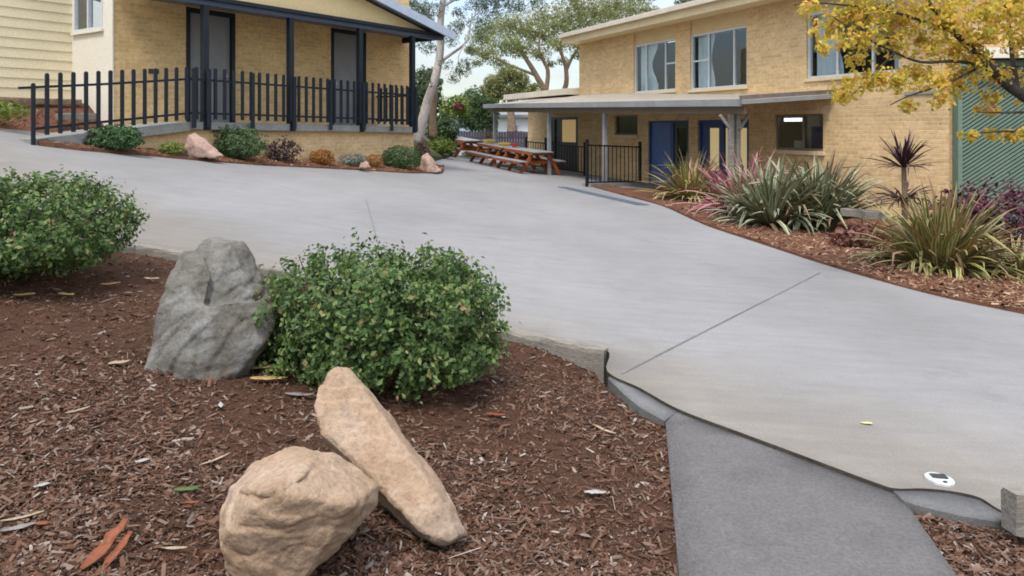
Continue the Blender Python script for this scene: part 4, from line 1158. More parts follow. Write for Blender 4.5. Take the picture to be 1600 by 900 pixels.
# rounded sandstone rock with broken planes
rock('sandstone_rock', [
    [P(455, 702, 2.44), P(398, 724, 2.36), P(360, 762, 2.28), P(345, 802, 2.22), P(346, 850, 2.16), P(352, 888, 2.20), P(392, 930, 2.17), P(470, 912, 2.18), P(526, 852, 2.24), P(590, 785, 2.34), P(595, 755, 2.38), P(520, 712, 2.45),
     P(444, 775, 2.10), P(396, 792, 2.11), P(548, 790, 2.19), P(492, 742, 2.22),
     P(572, 800, 2.54), P(400, 790, 2.56), P(470, 735, 2.60), P(540, 760, 2.58), P(450, 890, 2.5)],
    [P(408, 726, 2.30), P(455, 706, 2.36), P(496, 716, 2.36), P(474, 742, 2.17), P(436, 768, 2.095), P(404, 772, 2.12), P(372, 766, 2.22), P(410, 800, 2.3), P(480, 770, 2.4)]],
     M['sandstone'], 'rounded tan sandstone rock at the front of the bed under the slab', 0.008, 12, 0.006, 0.012, 'rock', 0, ((.55, -.2, 1.0), 5.0, .012), 7)
# pink rock and corner rocks in the veranda bed
def bed_rock(px0, px1, pyt, pyb, Y, mat, label, seed, shape):
    pts = []
    for u, v, dy in shape: pts.append(P(px0 + (px1 - px0) * u, pyb + (pyt - pyb) * v, Y + dy))
    return rock('garden_rock', pts, mat, label, 0.025, seed, 0.025, 0.02, 'rock', 1)
bed_rock(286, 350, 206, 246, 13.9, M['pinkstone'], 'pinkish rock lying between the two green shrubs below the veranda', 4,
         [(0, .3, 0), (.12, .9, .05), (.3, 1, .1), (.5, .75, .05), (.75, .45, 0), (1, .05, 0), (.8, 0, -.1), (.3, 0, -.12), (.05, 0, 0), (.3, .5, -.15), (.4, .6, .3), (.8, .1, .3), (.1, .2, .3)])
bed_rock(655, 690, 238, 270, 19.2, M['pinkstone'], 'pale pink rock at the end corner of the veranda bed', 9,
         [(0, 0, 0), (.1, .8, .1), (.35, 1, .2), (.6, .7, .1), (1, .05, 0), (.7, 0, -.25), (.3, 0, -.25), (.4, .6, -.2), (.5, .5, .5), (.9, 0, .4), (0, 0, .4)])
bed_rock(560, 580, 252, 263, 16.9, M['pinkstone'], 'small pale stone at the kerb between the grey plant and rusty shrub', 5,
         [(0, 0, 0), (.2, .9, 0), (.7, 1, .05), (1, .1, 0), (.5, 0, -.1), (.5, .3, .2), (.9, 0, .2), (.1, 0, .2)])

# ================================================================== VEGETATION
def leaves(name, pos, nrm, size, mat, parent, seed=0, aspect=0.45, jitter=0.8, fold=0.15, droop=0.0):
    """many small folded leaves: pos (N,3) positions, nrm (N,3) facing"""
    g_ = np.random.default_rng(seed); N = len(pos)
    n = nrm + g_.normal(0, jitter, (N, 3)); n /= np.linalg.norm(n, axis=1, keepdims=True) + 1e-9
    t = g_.normal(0, 1, (N, 3)); t[:, 2] -= droop
    t -= n * (t * n).sum(1, keepdims=True); t /= np.linalg.norm(t, axis=1, keepdims=True) + 1e-9
    b = np.cross(n, t)
    L = (size * g_.uniform(0.6, 1.35, N))[:, None]; Wd = L * aspect
    base, tip = pos - t * L * .5, pos + t * L * .5
    l_ = pos - t * L * .05 + b * Wd * .5 + n * L * fold; r_ = pos - t * L * .05 - b * Wd * .5 + n * L * fold
    v = np.stack([base, l_, tip, r_], 1).reshape(-1, 3)
    i = np.arange(N)[:, None] * 4
    f = np.concatenate([i + np.array([[0, 2, 1]]), i + np.array([[0, 3, 2]])], 0)
    return np_obj(name, v, f, mat, parent)

def lump(d, seed, f=1.6, amp=0.2):
    return 1 + amp * noise.noise(Vector(d) * f + Vector((seed * 5.1, seed * 2.3, seed))) + amp * 0.5 * noise.noise(Vector(d) * f * 2.7 + Vector((seed, seed * 4, 7)))

def shrub(name, c, rad, N, size, mat, label, cat='shrub', seed=0, sq=2.0, aspect=0.5, group=None, stems=14, inner=0.45, jitter=0.7, lumpy=0.2, hollow=True, droop=0.0, zmin=None, stem_mat=None, up=0.25, fol='foliage'):
    """bushy plant on base point c; rad = half sizes x, y and full height"""
    c = Vector(c); t = thing(name, c, label, cat, group)
    g_ = np.random.default_rng(seed + 11)
    rx, ry, h = rad; pos, nr = [], []
    cz = c.z + h * 0.42
    cache = {}
    while len(pos) < N:
        d = g_.normal(0, 1, 3); d /= np.linalg.norm(d)
        e = (abs(d[0]) ** sq + abs(d[1]) ** sq + abs(d[2]) ** sq) ** (-1 / sq)
        k = e * lump(d, seed, 2.2, lumpy) * (1 - inner * g_.random() ** 2.2)
        p = Vector((c.x + d[0] * rx * k, c.y + d[1] * ry * k, cz + d[2] * (h * 0.58 if d[2] > 0 else h * 0.42) * k))
        if p.z < c.z + 0.01 + 0.06 * h * g_.random(): continue
        # gaps between sprays
        if noise.noise(Vector(d) * 5.5 + Vector((seed, 0, seed))) < -0.28 and g_.random() < 0.6: continue
        pos.append(p); nr.append((d[0], d[1], d[2] + up))
    leaves(fol, np.array(pos), np.array(nr), size, mat, t, seed, aspect, jitter, 0.12, droop)
    mb = MB()
    for k in range(stems):
        a = g_.uniform(0, 6.28); r = g_.uniform(.3, .85); q = Vector((c.x + math.cos(a) * rx * r, c.y + math.sin(a) * ry * r, c.z + h * g_.uniform(.5, .92)))
        b0 = c + Vector((math.cos(a) * rx * .15, math.sin(a) * ry * .15, -0.02)); m_ = b0.lerp(q, .5) + Vector((math.cos(a) * rx * .12, math.sin(a) * ry * .12, -h * .06))
        mb.tube([b0, m_, q], [0.012 * (1 + h), 0.008 * (1 + h), 0.003], 5)
    mb.build('stem', stem_mat or M['bark_dark'], t)
    return t

# the two big bushes of the near bed: many leafy sprays round a dark twiggy inside
def big_bush(c, rad, sprays, per, size, label, seed, lumps):
    c = Vector(c); t = thing('leafy_bush', c, label, 'bush'); g_ = np.random.default_rng(seed)
    rx, ry, h = rad; cz = c.z + h * .40; pos, nr = [], []; mb = MB(); tips = []
    def surf(d):
        e = (abs(d[0]) ** 3.0 + abs(d[1]) ** 3.0 + abs(d[2]) ** 3.0) ** (-1 / 3.0)
        k = e * (1 + .17 * noise.noise(Vector(d) * 2.0 + Vector((seed, 2, 5))) + .12 * noise.noise(Vector(d) * 5.0 + Vector((seed, 9, 1))))
        for ld, amt, wd in lumps: k += amt * math.exp(-((Vector(d) - Vector(ld)).length_squared) / wd)
        return k
    for i in range(sprays):
        d = g_.normal(0, 1, 3); d /= np.linalg.norm(d)
        if noise.noise(Vector(d) * 4.2 + Vector((seed, 3, 3))) < -.24 and g_.random() < .75: continue
        k = surf(d) * (1 - .30 * g_.random() ** 1.8) + (0.10 * g_.random() if g_.random() < .10 else 0)
        p = np.array([c.x + d[0] * rx * k, c.y + d[1] * ry * k, cz + d[2] * (h * .60 if d[2] > 0 else h * .40) * k])
        if p[2] < c.z + .02 + .10 * g_.random(): continue
        dirv = np.array([d[0], d[1], d[2] + .45]); dirv /= np.linalg.norm(dirv)
        L = g_.uniform(.06, .14); n = int(per * g_.uniform(.6, 1.3))
        u = g_.random(n)[:, None]
        pos.append(p + dirv * (u - .6) * L + g_.normal(0, .024, (n, 3))); nr.append(dirv * .8 + g_.normal(0, .45, (n, 3)))
        if i % 4 == 0: mb.tube([Vector(p - dirv * .22), Vector(p - dirv * .1 + g_.normal(0, .012, 3)), Vector(p + dirv * L * .35)], [.005, .004, .0018], 4)
    n = 5200
    d = g_.normal(0, 1, (n, 3)); d /= np.linalg.norm(d, axis=1, keepdims=True); q = d * (g_.random((n, 1)) ** .45 * .80) * np.array([rx, ry, h * .55]) + np.array([c.x, c.y, cz + .03])
    q = q[q[:, 2] > c.z + .04]; pos.append(q); nr.append(g_.normal(0, 1, q.shape))
    leaves('foliage', np.concatenate(pos), np.concatenate(nr), size, M['bush_leaf'], t, seed, .6, .35, .14)
    for k in range(40):
        a = g_.uniform(0, 6.28); r = g_.uniform(.2, .8); e = Vector((c.x + math.cos(a) * rx * r, c.y + math.sin(a) * ry * r, c.z + h * g_.uniform(.45, .85)))
        b0 = c + Vector((math.cos(a) * rx * .12, math.sin(a) * ry * .12, -.03)); mb.tube([b0, b0.lerp(e, .5) + Vector((0, 0, -h * .06)), e], [.014, .009, .003], 5)
    mb.build('stem', M['bark_dark'], t)
    return t
big_bush((-0.76, 4.22, mulch_z(-0.76, 4.22)), (0.67, 0.56, 0.66), 1250, 24, 0.034, 'wide rounded green bush in the middle of the near mulch bed', 2, [((-.75, -.3, .6), -.10, .12), ((.3, -.1, .95), -.05, .1), ((.8, -.2, .55), .07, .12), ((-.85, -.5, -.2), -.22, .16), ((-.55, -.8, -.25), -.15, .12)])
big_bush((-3.60, 5.15, mulch_z(-3.6, 5.15)), (0.83, 0.68, 0.64), 1400, 24, 0.036, 'green bush cut off by the left picture edge', 5, [((.7, -.2, .7), .06, .08), ((.95, 0, .3), .05, .08), ((.5, -.2, .85), -.06, .06), ((.9, -.3, -.3), -.1, .15)])

# plants in the veranda bed
def bedplant(px0, px1, pyt, pyb, mat, label, N, size, seed, sq=2.2, aspect=0.35, cat='shrub', name='shrub', off=None, jitter=0.7, **kw):
    k = ((px0 + px1) / 2 - CX) / FPX; ry = 0.24
    o = -(ry + 0.12) if off is None else off
    q = AL + NL * o; s_ = (k * q.y - q.x) / (DL.x - k * DL.y); c = LP(s_, o)
    w = (px1 - px0) / FPX * c.y / 2; z = bedl_z(c.x, c.y) - .01
    h = EYE + (HZ - pyt) / FPX * c.y - z
    return shrub(name, (c.x, c.y, z), (w, min(w, ry), h), N, size, mat, label, cat, seed, sq, aspect, None, 8, 0.5, jitter, **kw)
bedplant(133, 221, 196, 242, M['mid_leaf'], 'green spreading shrub at the foot of the ramp', 2600, 0.075, 21)
bedplant(250, 288, 222, 243, M['lime_leaf'], 'low sparse olive plant left of the pink rock below the veranda', 420, 0.07, 22)
bedplant(332, 412, 199, 252, M['mid_leaf'], 'loose green shrub right of the pink rock below the veranda', 2400, 0.075, 23, lumpy=0.45)
bedplant(418, 468, 216, 250, M['plum_leaf'], 'dark plum coloured open plant against the base wall', 480, 0.09, 24, lumpy=0.5)
bedplant(484, 523, 234, 261, M['orange_leaf'], 'bright orange ball shaped shrub against the base wall', 1500, 0.05, 25)
bedplant(532, 574, 240, 261, M['grey_leaf'], 'silvery grey low plant between the orange shrubs', 800, 0.06, 26)
bedplant(572, 598, 241, 264, M['orange_leaf'], 'small rusty orange shrub beside the dark green dome', 700, 0.05, 27)
bedplant(597, 656, 228, 270, M['mid_leaf'], 'dense dark green dome shrub at the veranda corner', 3200, 0.06, 28, sq=2.4)
bedplant(650, 672, 218, 262, M['rust_leaf'], 'reddish brown upright plant behind the corner rocks', 500, 0.08, 29, off=0.3)
bedplant(660, 684, 252, 272, M['plum_leaf'], 'small dull purple plant on the bed tip at the corner rocks', 350, 0.05, 30)
shrub('shrub', LP(-3.4, 2.0, 1.62), (1.3, .35, .42), 1500, 0.08, M['lime_leaf'], 'low green plants on the terrace behind the first pickets', 'plant', 33)

# strap-leaved plants
def strap_plant(name, c, n, length, width, mat, label, seed, elev=(15, 86), cat='flax', droop=1.25, parent=None, fol='foliage', spread=0.24):
    c = Vector(c); t = parent or thing(name, c, label, cat)
    g_ = np.random.default_rng(seed); V, F, UV = [], [], []; S = 8
    for k in range(n):
        a = g_.uniform(0, 2 * math.pi); el0 = R(g_.uniform(*elev)); L = length * g_.uniform(.6, 1.1); w = width * g_.uniform(.7, 1.2)
        dr = droop * g_.uniform(.4, 1.5) * (1.2 - el0 / 1.6)
        d = np.array([math.cos(a), math.sin(a)]); side0 = np.array([-math.sin(a), math.cos(a), 0]); tw = g_.uniform(-.5, .5)
        p = np.array([c.x + d[0] * g_.uniform(0, spread), c.y + d[1] * g_.uniform(0, spread), c.z - .02]); el = el0
        b = len(V)
        sw = g_.normal(0, .55)
        kink = g_.random() < 0.22; kp = g_.integers(4, 7)
        for i in range(S + 1):
            u = i / S; ww = w * (0.55 + 1.3 * u * (1 - u) * 1.4) * (1 - u ** 5) * .5 + .001
            side = side0 * math.cos(tw * u) + np.array([0, 0, 1]) * math.sin(tw * u)
            upv = np.array([-d[0] * math.sin(el), -d[1] * math.sin(el), math.cos(el)])
            V += [p - side * ww + upv * ww * .35, p, p + side * ww + upv * ww * .35]; UV += [(0, u), (.5, u), (1, u)]
            st = L / S; p = p + np.array([d[0] * math.cos(el), d[1] * math.cos(el), math.sin(el)]) * st
            el -= dr / S * (0.4 + 1.6 * u); a2 = a + sw * u; d = np.array([math.cos(a2), math.sin(a2)]); side0 = np.array([-math.sin(a2), math.cos(a2), 0])
            if kink and i == kp: el -= 1.1
        for i in range(S):
            q = b + i * 3
            F += [(q, q + 1, q + 4, q + 3), (q + 1, q + 2, q + 5, q + 4)]
    np_obj(fol, np.array(V), np.array(F), mat, t, None, np.array(UV), True)
    return t
def rbase(px, py, dz=0.03):
    b = hit(px, py); return Vector((b.x, b.y, H(b.x, b.y) + dz))
strap_plant('flax', rbase(1078, 314), 220, 1.25, 0.05, M['flax_gold'], 'yellow green flax clump in front of the blue doors', 41)
strap_plant('flax', rbase(1162, 336), 230, 1.35, 0.06, M['flax_pink'], 'pink and red flax clump between the green ones', 42)
strap_plant('flax', rbase(1205, 354), 330, 1.3, 0.075, M['flax_green'], 'broad grey green flax clump beside the pink one', 43)
strap_plant('flax', rbase(1276, 358), 300, 1.38, 0.075, M['flax_green'], 'upright grey green flax clump under the lower window', 44, (30, 88))
strap_plant('flax', rbase(1470, 422), 400, 1.12, 0.048, M['flax_gold'], 'large gold striped flax at the right front of the bed', 45, (8, 86))
strap_plant('flax', rbase(1590, 432), 190, 0.75, 0.045, M['flax_gold'], 'low straggling flax cut off by the right picture edge', 46, (5, 60))
# maroon cordyline: trunk with a starburst head and a lower skirt
cb = Vector((6.12, 11.5, H(6.12, 11.5) + .03))
cd = thing('cordyline', cb, 'dark maroon cabbage palm with a starburst head against the brick', 'cordyline')
mb = MB(); mb.tube([cb, cb + Vector((.02, 0, .55)), cb + Vector((.0, 0, 1.22))], [.05, .042, .035], 8); mb.build('trunk', M['bark_brown'], cd)
strap_plant('cordyline', cb + Vector((0, 0, 1.18)), 70, 0.62, 0.042, M['flax_maroon'], '', 47, (5, 85), 'x', 0.5, cd, 'head', 0.02)
strap_plant('cordyline', cb + Vector((-.02, 0, .66)), 60, 0.62, 0.035, M['flax_maroon'], '', 48, (-5, 45), 'x', 1.0, cd, 'skirt', 0.03)
def rshrub(px, py, w, h, mat, label, seed, N=1300, size=0.07, cat='shrub', Y=None):
    b = P(px, py, Y) if Y else hit(px, py); b.z = H(b.x, b.y) + .02
    return shrub('shrub', b, (w, w * .8, h), N, size, mat, label, cat, seed, 2.0, 0.55, None, 10, 0.6, 0.8, 0.35)
rshrub(1505, 370, .48, .95, M['purple_leaf'], 'purple leaved shrub at the foot of the green shed corner', 51, 1500, 0.08, Y=10.6)
rshrub(1578, 375, .70, 1.05, M['purple_leaf'], 'wine red shrub before the green slats at the right picture edge', 52, 2400, 0.08, Y=10.2)
rshrub(1340, 370, .35, .3, M['rust_leaf'], 'dry brown clump between the two big flax plants', 53, 500, 0.09, Y=10.6)

# ------------------------------------------------------------------ yellow tree, trunk just outside the right edge
def limb(mb, pts, r0, r1, n=7):
    c = catmull(pts, 4); k = len(c)
    mb.tube(c, [r0 + (r1 - r0) * i / (k - 1) for i in range(k)], n)
def blob_leaves(blobs, N, seed, flat=0.7, shell=0.5, thr=-0.12):
    """leaf positions scattered through clumps (centre, radius)"""
    g_ = np.random.default_rng(seed); w = np.array([b[1] ** 2 for b in blobs]); w = w / w.sum()
    idx = g_.choice(len(blobs), N, p=w)
    d = g_.normal(0, 1, (N, 3)); d /= np.linalg.norm(d, axis=1, keepdims=True)
    r = g_.random(N) ** shell
    c = np.array([tuple(b[0]) for b in blobs]); rad = np.array([b[1] for b in blobs])
    p = c[idx] + d * (r * rad[idx])[:, None] * np.array([1, 1, flat])
    # break the clumps into sprays
    keep = np.array([noise.noise(Vector(q) * (2.2 / max(0.35, rad.mean()))) > thr or g_.random() < .16 for q in p])
    d[:, 2] += 0.4
    return p[keep], d[keep]

TY = 8.3
tb = Vector((6.75, TY, H(6.75, TY)))
yt = thing('autumn_tree', tb, 'yellow leaved autumn tree reaching in from the right picture edge', 'tree')
mb = MB()
limb(mb, [tb, tb + Vector((-.05, 0, .9)), P(1690, 190, TY), P(1650, 175, TY)], .13, .10, 10)
limb(mb, [P(1665, 190, TY), P(1600, 150, 8.2), P(1568, 128, 8.1), P(1540, 98, 8.0), P(1490, 50, 7.8), P(1455, 10, 7.7), P(1420, -60, 7.6)], .07, .012)
limb(mb, [P(1555, 112, 8.05), P(1500, 96, 7.9), P(1440, 97, 7.7), P(1390, 78, 7.6), P(1340, 52, 7.5), P(1300, 25, 7.45)], .022, .005)
limb(mb, [P(1345, 55, 7.5), P(1352, 30, 7.5), P(1370, 5, 7.5)], .014, .005)
limb(mb, [P(1590, 145, 8.2), P(1582, 90, 8.4), P(1575, 30, 8.6), P(1560, -30, 8.7)], .035, .012)
limb(mb, [P(1640, 170, TY), P(1630, 60, 8.0), P(1600, -40, 7.9)], .04, .014)
limb(mb, [P(1400, 80, 7.6), P(1370, 110, 7.5), P(1330, 150, 7.4)], .012, .004)
limb(mb, [P(1640, 210, TY), P(1570, 205, 8.0), P(1500, 212, 7.8)], .018, .005)
limb(mb, [P(1620, 175, TY), P(1560, 176, 8.0), P(1525, 175, 7.9)], .018, .005)
limb(mb, [P(1490, 50, 7.8), P(1400, 20, 7.6), P(1290, 5, 7.5), P(1240, 8, 7.5)], .02, .004)
limb(mb, [P(1540, 100, 8.0), P(1480, 130, 7.8), P(1420, 150, 7.7), P(1390, 165, 7.7)], .016, .004)
mb.build('trunk', M['bark_dark'], yt, smooth=True)
bl = []
rr = random.Random(8)
for px, py, r in [(1262, 12, 18), (1290, 45, 26), (1285, 75, 14), (1320, 20, 30), (1310, 60, 22), (1350, 60, 30), (1340, 95, 18), (1360, 12, 32), (1400, 30, 36), (1395, 70, 26), (1440, 20, 38), (1440, 62, 34), (1480, 30, 40), (1490, 75, 36), (1530, 20, 40), (1530, 62, 34), (1575, 25, 40), (1600, 60, 34), (1590, 5, 40),
                  (1318, 140, 24), (1340, 128, 22), (1372, 122, 24), (1400, 128, 24), (1435, 118, 28), (1465, 130, 26), (1420, 165, 14), (1470, 160, 18), (1500, 130, 26), (1515, 105, 30), (1550, 150, 16), (1560, 120, 22), (1590, 160, 10), (1530, 174, 10), (1555, 172, 12), (1500, 212, 8), (1520, 213, 10), (1548, 210, 13), (1575, 213, 14), (1600, 210, 14), (1620, 120, 24), (1315, 152, 14),
                  (1640, 40, 40), (1650, 140, 30), (1680, -20, 60), (1600, -60, 60), (1500, -50, 60), (1400, -50, 55), (1320, -40, 40)]:
    Y = 7.4 + (px - 1260) / 340 * .8 + rr.uniform(-.35, .35)
    bl.append((P(px, py, Y), r / FPX * Y * 1.15))
pos, nr = blob_leaves(bl, 19000, 3, 0.8, 0.6, -0.02)
leaves('crown', pos, nr, 0.062, M['yellow_leaf'], yt, 3, 0.6, 0.8, 0.15, 0.6)

# ------------------------------------------------------------------ trees behind
def tree(name, base, limbs, blobs, N, size, bark, leaf, label, seed, flat=0.6, aspect=0.35, shell=0.5, droop=0.8, jitter=0.9):
    t = thing(name, base, label, 'tree'); mb = MB()
    for pts, r0, r1 in limbs: limb(mb, pts, r0, r1)
    mb.build('trunk', bark, t, smooth=True)
    p, n = blob_leaves(blobs, N, seed, flat, shell)
    leaves('crown', p, n, size, leaf, t, seed, aspect, jitter, 0.1, droop)
    return t
Yg = 24.5
b = P(651, 214, Yg); b.z = 1.0
gum_l = [([b, P(660, 190, Yg), P(669, 155, Yg), P(682, 115, Yg), P(688, 78, Yg), P(688, 40, Yg), P(692, 5, Yg), P(700, -60, Yg)], .18, .09),
         ([P(685, 98, Yg), P(706, 84, Yg), P(728, 66, Yg - .3), P(735, 40, Yg - .3), P(738, 20, Yg - .3)], .06, .02),
         ([P(690, 60, Yg), P(675, 30, Yg + .5), P(655, 10, Yg + 1), P(640, -20, Yg + 1)], .06, .03),
         ([P(692, 10, Yg), P(730, -10, Yg), P(790, -30, Yg), P(830, -40, Yg)], .05, .02),
         ([P(728, 66, Yg - .3), P(716, 90, Yg - .4), P(722, 115, Yg - .4)], .02, .01),
         ([P(736, 30, Yg), P(760, 10, Yg), P(780, 0, Yg)], .02, .01)]
gum_b = [(P(*q[:2], Yg + q[3]), q[2] * 1.45 / FPX * Yg) for q in [(640, 8, 22, 1), (615, 5, 16, 1), (660, 30, 14, .5), (662, 15, 16, .5), (655, 60, 14, .4), (672, 74, 13, .5), (703, 62, 12, -.3), (712, 44, 12, -.3), (722, 110, 12, -.4), (730, 100, 10, -.4), (708, 122, 9, -.4), (672, 45, 10, .2), (718, 20, 10, 0), (745, 8, 14, 0), (790, 5, 18, 0), (770, 18, 12, 0), (668, 130, 8, -.4), (735, 78, 8, -.5), (750, 50, 10, -.4), (836, 2, 14, 0), (700, -40, 40, 0), (780, -40, 40, 0), (640, 30, 16, .8), (625, 2, 18, 1), (685, 15, 12, 0), (752, 32, 11, 0), (765, 2, 16, 0), (810, 12, 12, 0), (725, 35, 9, -.3), (696, 100, 9, -.4)]]
tree('gum_tree', b, gum_l, gum_b, 24000, 0.10, M['bark_gum'], M['gum_leaf'], 'pale trunked gum tree with sparse foliage beside the veranda corner', 61, 0.75, 0.24)
# wide olive-gold tree behind the veranda roof
Yo = 44.0
b = P(855, 215, Yo)
ol = [([b, P(852, 150, Yo), P(838, 118, Yo), P(822, 92, Yo), P(806, 70, Yo), P(790, 52, Yo)], .24, .06),
      ([P(852, 150, Yo), P(856, 110, Yo), P(842, 80, Yo), P(846, 45, Yo)], .16, .05),
      ([P(853, 170, Yo), P(882, 140, Yo), P(884, 105, Yo), P(876, 75, Yo), P(884, 40, Yo)], .2, .05),
      ([P(884, 112, Yo), P(900, 80, Yo), P(925, 55, Yo)], .11, .04), ([P(838, 118, Yo), P(805, 105, Yo), P(775, 92, Yo)], .1, .04), ([P(880, 90, Yo), P(865, 60, Yo)], .09, .04)]
ob = [(P(*q[:2], Yo + (q[0] * 7 + q[1] * 3) % 7 - 3), q[2] * 1.32 / FPX * Yo) for q in [(752, 60, 22), (770, 44, 26), (760, 85, 20), (790, 70, 24), (800, 38, 26), (825, 48, 26), (815, 75, 22), (850, 25, 26), (848, 55, 22), (875, 40, 26), (870, 70, 18), (900, 30, 26), (895, 60, 20), (925, 45, 22), (930, 20, 24), (960, 25, 24), (990, 18, 24), (1015, 18, 14), (960, 5, 26), (900, 5, 28), (845, 85, 14), (780, 100, 14), (905, 85, 12), (740, 78, 12), (912, 70, 18), (1000, -5, 22), (880, 95, 10), (860, 100, 9), (745, 100, 8)]]
tree('olive_gold_tree', b, ol, ob, 40000, 0.15, M['bark_brown'], M['olive_leaf'], 'wide olive and gold tree with several trunks behind the veranda roof', 62, 0.6, 0.4)
Yd = 40
b = P(800, 215, Yd)
tree('round_tree', b, [([b, P(798, 175, Yd), P(795, 140, Yd)], .3, .1)], [(P(*q[:2], Yd), q[2] / FPX * Yd) for q in [(775, 128, 20), (795, 115, 20), (812, 125, 18), (772, 148, 18), (795, 140, 20), (820, 142, 18), (835, 138, 12), (760, 140, 12)]],
     13000, 0.14, M['bark_brown'], M['olive_leaf'], 'lower rounded olive tree just above the veranda gutter', 63, 0.75, 0.4)
b = P(764, 215, 36)
tree('dark_tree', b, [([b, P(762, 190, 36), P(758, 170, 36)], .15, .06)], [(P(*q[:2], 36), q[2] / FPX * 36) for q in [(745, 175, 14), (758, 160, 15), (768, 178, 14), (752, 192, 13), (770, 195, 10), (742, 160, 10), (772, 165, 8)]],
     5200, 0.13, M['bark_dark'], M['dark_leaf'], 'small dark green tree left of the veranda end post', 64, 0.9, 0.45)
b = P(1075, 60, 60); b.z = 0
tree('far_tree', b, [([b, P(1075, 30, 60), P(1078, 5, 60)], .3, .1)], [(P(*q[:2], 60), q[2] / FPX * 60) for q in [(1065, 6, 12), (1085, 2, 14), (1078, 14, 10), (1100, -4, 12)]], 1200, 0.25, M['bark_dark'], M['dark_leaf'], 'dark tree top showing above the two storey roof', 65, 0.8, 0.4)
# understorey between the gum and the tables
def back_shrub(px0, px1, pyt, pyb, Y, mat, label, seed, N=1800, size=0.14, name='shrub'):
    w = (px1 - px0) / FPX * Y / 2; h = (pyb - pyt) / FPX * Y; b = P((px0 + px1) / 2, pyb, Y)
    return shrub(name, b, (w, w * .8, h), N, size, mat, label, 'shrub', seed, 2.1, 0.5, None, 8, .5, .8, .3)
back_shrub(668, 716, 178, 226, 30, M['dark_leaf'], 'dark green round shrub right of the gum trunk', 71, 2600, .12)
back_shrub(664, 712, 216, 240, 27, M['lime_leaf'], 'yellow green ground plants beside the picnic tables', 72, 1500, .12)
back_shrub(690, 745, 150, 186, 46, M['lime_leaf'], 'bright green shrub in the distance behind the gum', 73, 1800, .2)
back_shrub(709, 724, 160, 172, 45, M['rust_leaf'], 'small rusty bush in the distance between green shrubs', 74, 500, .18)
back_shrub(640, 690, 105, 182, 50, M['dark_leaf'], 'tall dark shrub in the distance behind the veranda corner', 75, 3000, .24)
back_shrub(715, 765, 138, 205, 52, M['mid_leaf'], 'mid green bush in the distance left of the small dark tree', 76, 2600, .24)
back_shrub(722, 760, 232, 250, 31.5, M['lime_leaf'], 'low green weeds growing behind the picnic table legs', 77, 700, .1)
b = P(677, 215, 27); tree('thin_dark_tree', b, [([b, P(676, 180, 27), P(680, 140, 27), P(674, 110, 27)], .16, .06)], [(P(672, 118, 27), .35), (P(682, 128, 27), .3), (P(668, 140, 27), .3)], 700, .13, M['bark_brown'], M['gum_leaf'], 'thin dark reddish trunk standing close behind the gum tree', 78)

# ------------------------------------------------------------------ far houses and fence
def house(name, px0, px1, pyt, pyb, Y, wallm, roofm, label, win=()):
    x0, x1 = P(px0, 0, Y).x, P(px1, 0, Y).x; zt = P(0, pyt, Y).z; zb = P(0, pyb, Y).z
    h = thing(name, ((x0 + x1) / 2, Y, zb), label, 'house')
    mb = MB(); mb.box(((x0 + x1) / 2, Y + 3, (zb + zt) / 2), (x1 - x0, 6, zt - zb)); mb.build('wall', wallm, h)
    mb = MB(); zr = zt + (x1 - x0) * .12
    q = [(x0 - .3, Y - .4), (x1 + .3, Y - .4), (x1 + .3, Y + 6.4), (x0 - .3, Y + 6.4)]
    mb.hexa([(x, y, zt + .01) for x, y in q], [(x0 - .3, Y - .4, zt + .2), (x1 + .3, Y - .4, zt + .2), (x1 + .3, Y + 3, zr + .3), (x0 - .3, Y + 3, zr + .3)]); mb.build('roof', roofm, h)
    for a, b, c, d_ in win:
        xa, xb, za, zb2 = P(a, 0, Y).x, P(b, 0, Y).x, P(0, d_, Y).z, P(0, c, Y).z
        mb = MB(); mb.box(((xa + xb) / 2, Y - .03, (za + zb2) / 2), (xb - xa, .05, zb2 - za)); mb.build('window', M['door_grey'], h)
    return h
house('pale_house', 700, 741, 186, 215, 62, M['silver'], M['silver'], 'pale blue house far behind the gum tree', [(712, 722, 192, 198)])
house('white_house', 778, 870, 184, 222, 50, mottled('white painted wall', (0.72, 0.75, 0.78), (0.8, 0.83, 0.86), 2, .6, .3, .02), M['gutter'], 'white house seen under the far end of the veranda roof', [(803, 808, 196, 214), (812, 822, 208, 214)])
# dark paling fence behind the tables
Yf = 38
a, b2 = P(700, 232, Yf), P(840, 232, Yf)
tf = thing('paling_fence', (a.x, Yf, a.z - .3), 'dark timber paling fence far behind the picnic tables', 'fence')
mb = MB(); k = a.x; rr = random.Random(2)
while k < b2.x:
    zt = P(0, 205, Yf).z + rr.uniform(-.03, .03); mb.box((k, Yf, (zt + .3) / 2), (0.13, 0.02, zt - .3)); k += 0.14
mb.build('palings', mottled('dark grey palings', (0.05, 0.045, 0.055), (0.085, 0.075, 0.09), 3, .9, .1, .2), tf)
mb = MB(); mb.box(((a.x + b2.x) / 2, Yf + .05, 1.0), (b2.x - a.x, .05, .1)); mb.build('rail', M['bark_dark'], tf)
# treeline hill far away
g_ = np.random.default_rng(5)
hb = [((x, 150 + g_.uniform(-15, 20), 1.0 + g_.uniform(-1, 3.5)), g_.uniform(3, 6)) for x in np.linspace(-70, 90, 70)]
p_, n_ = blob_leaves(hb, 16000, 6, .8, .6)
o = leaves('far_wood', p_, n_, 1.1, M['dark_leaf'], None, 6, .6, .9); tag(o, 'far wood along the horizon behind the buildings', 'wood', None, 'stuff')

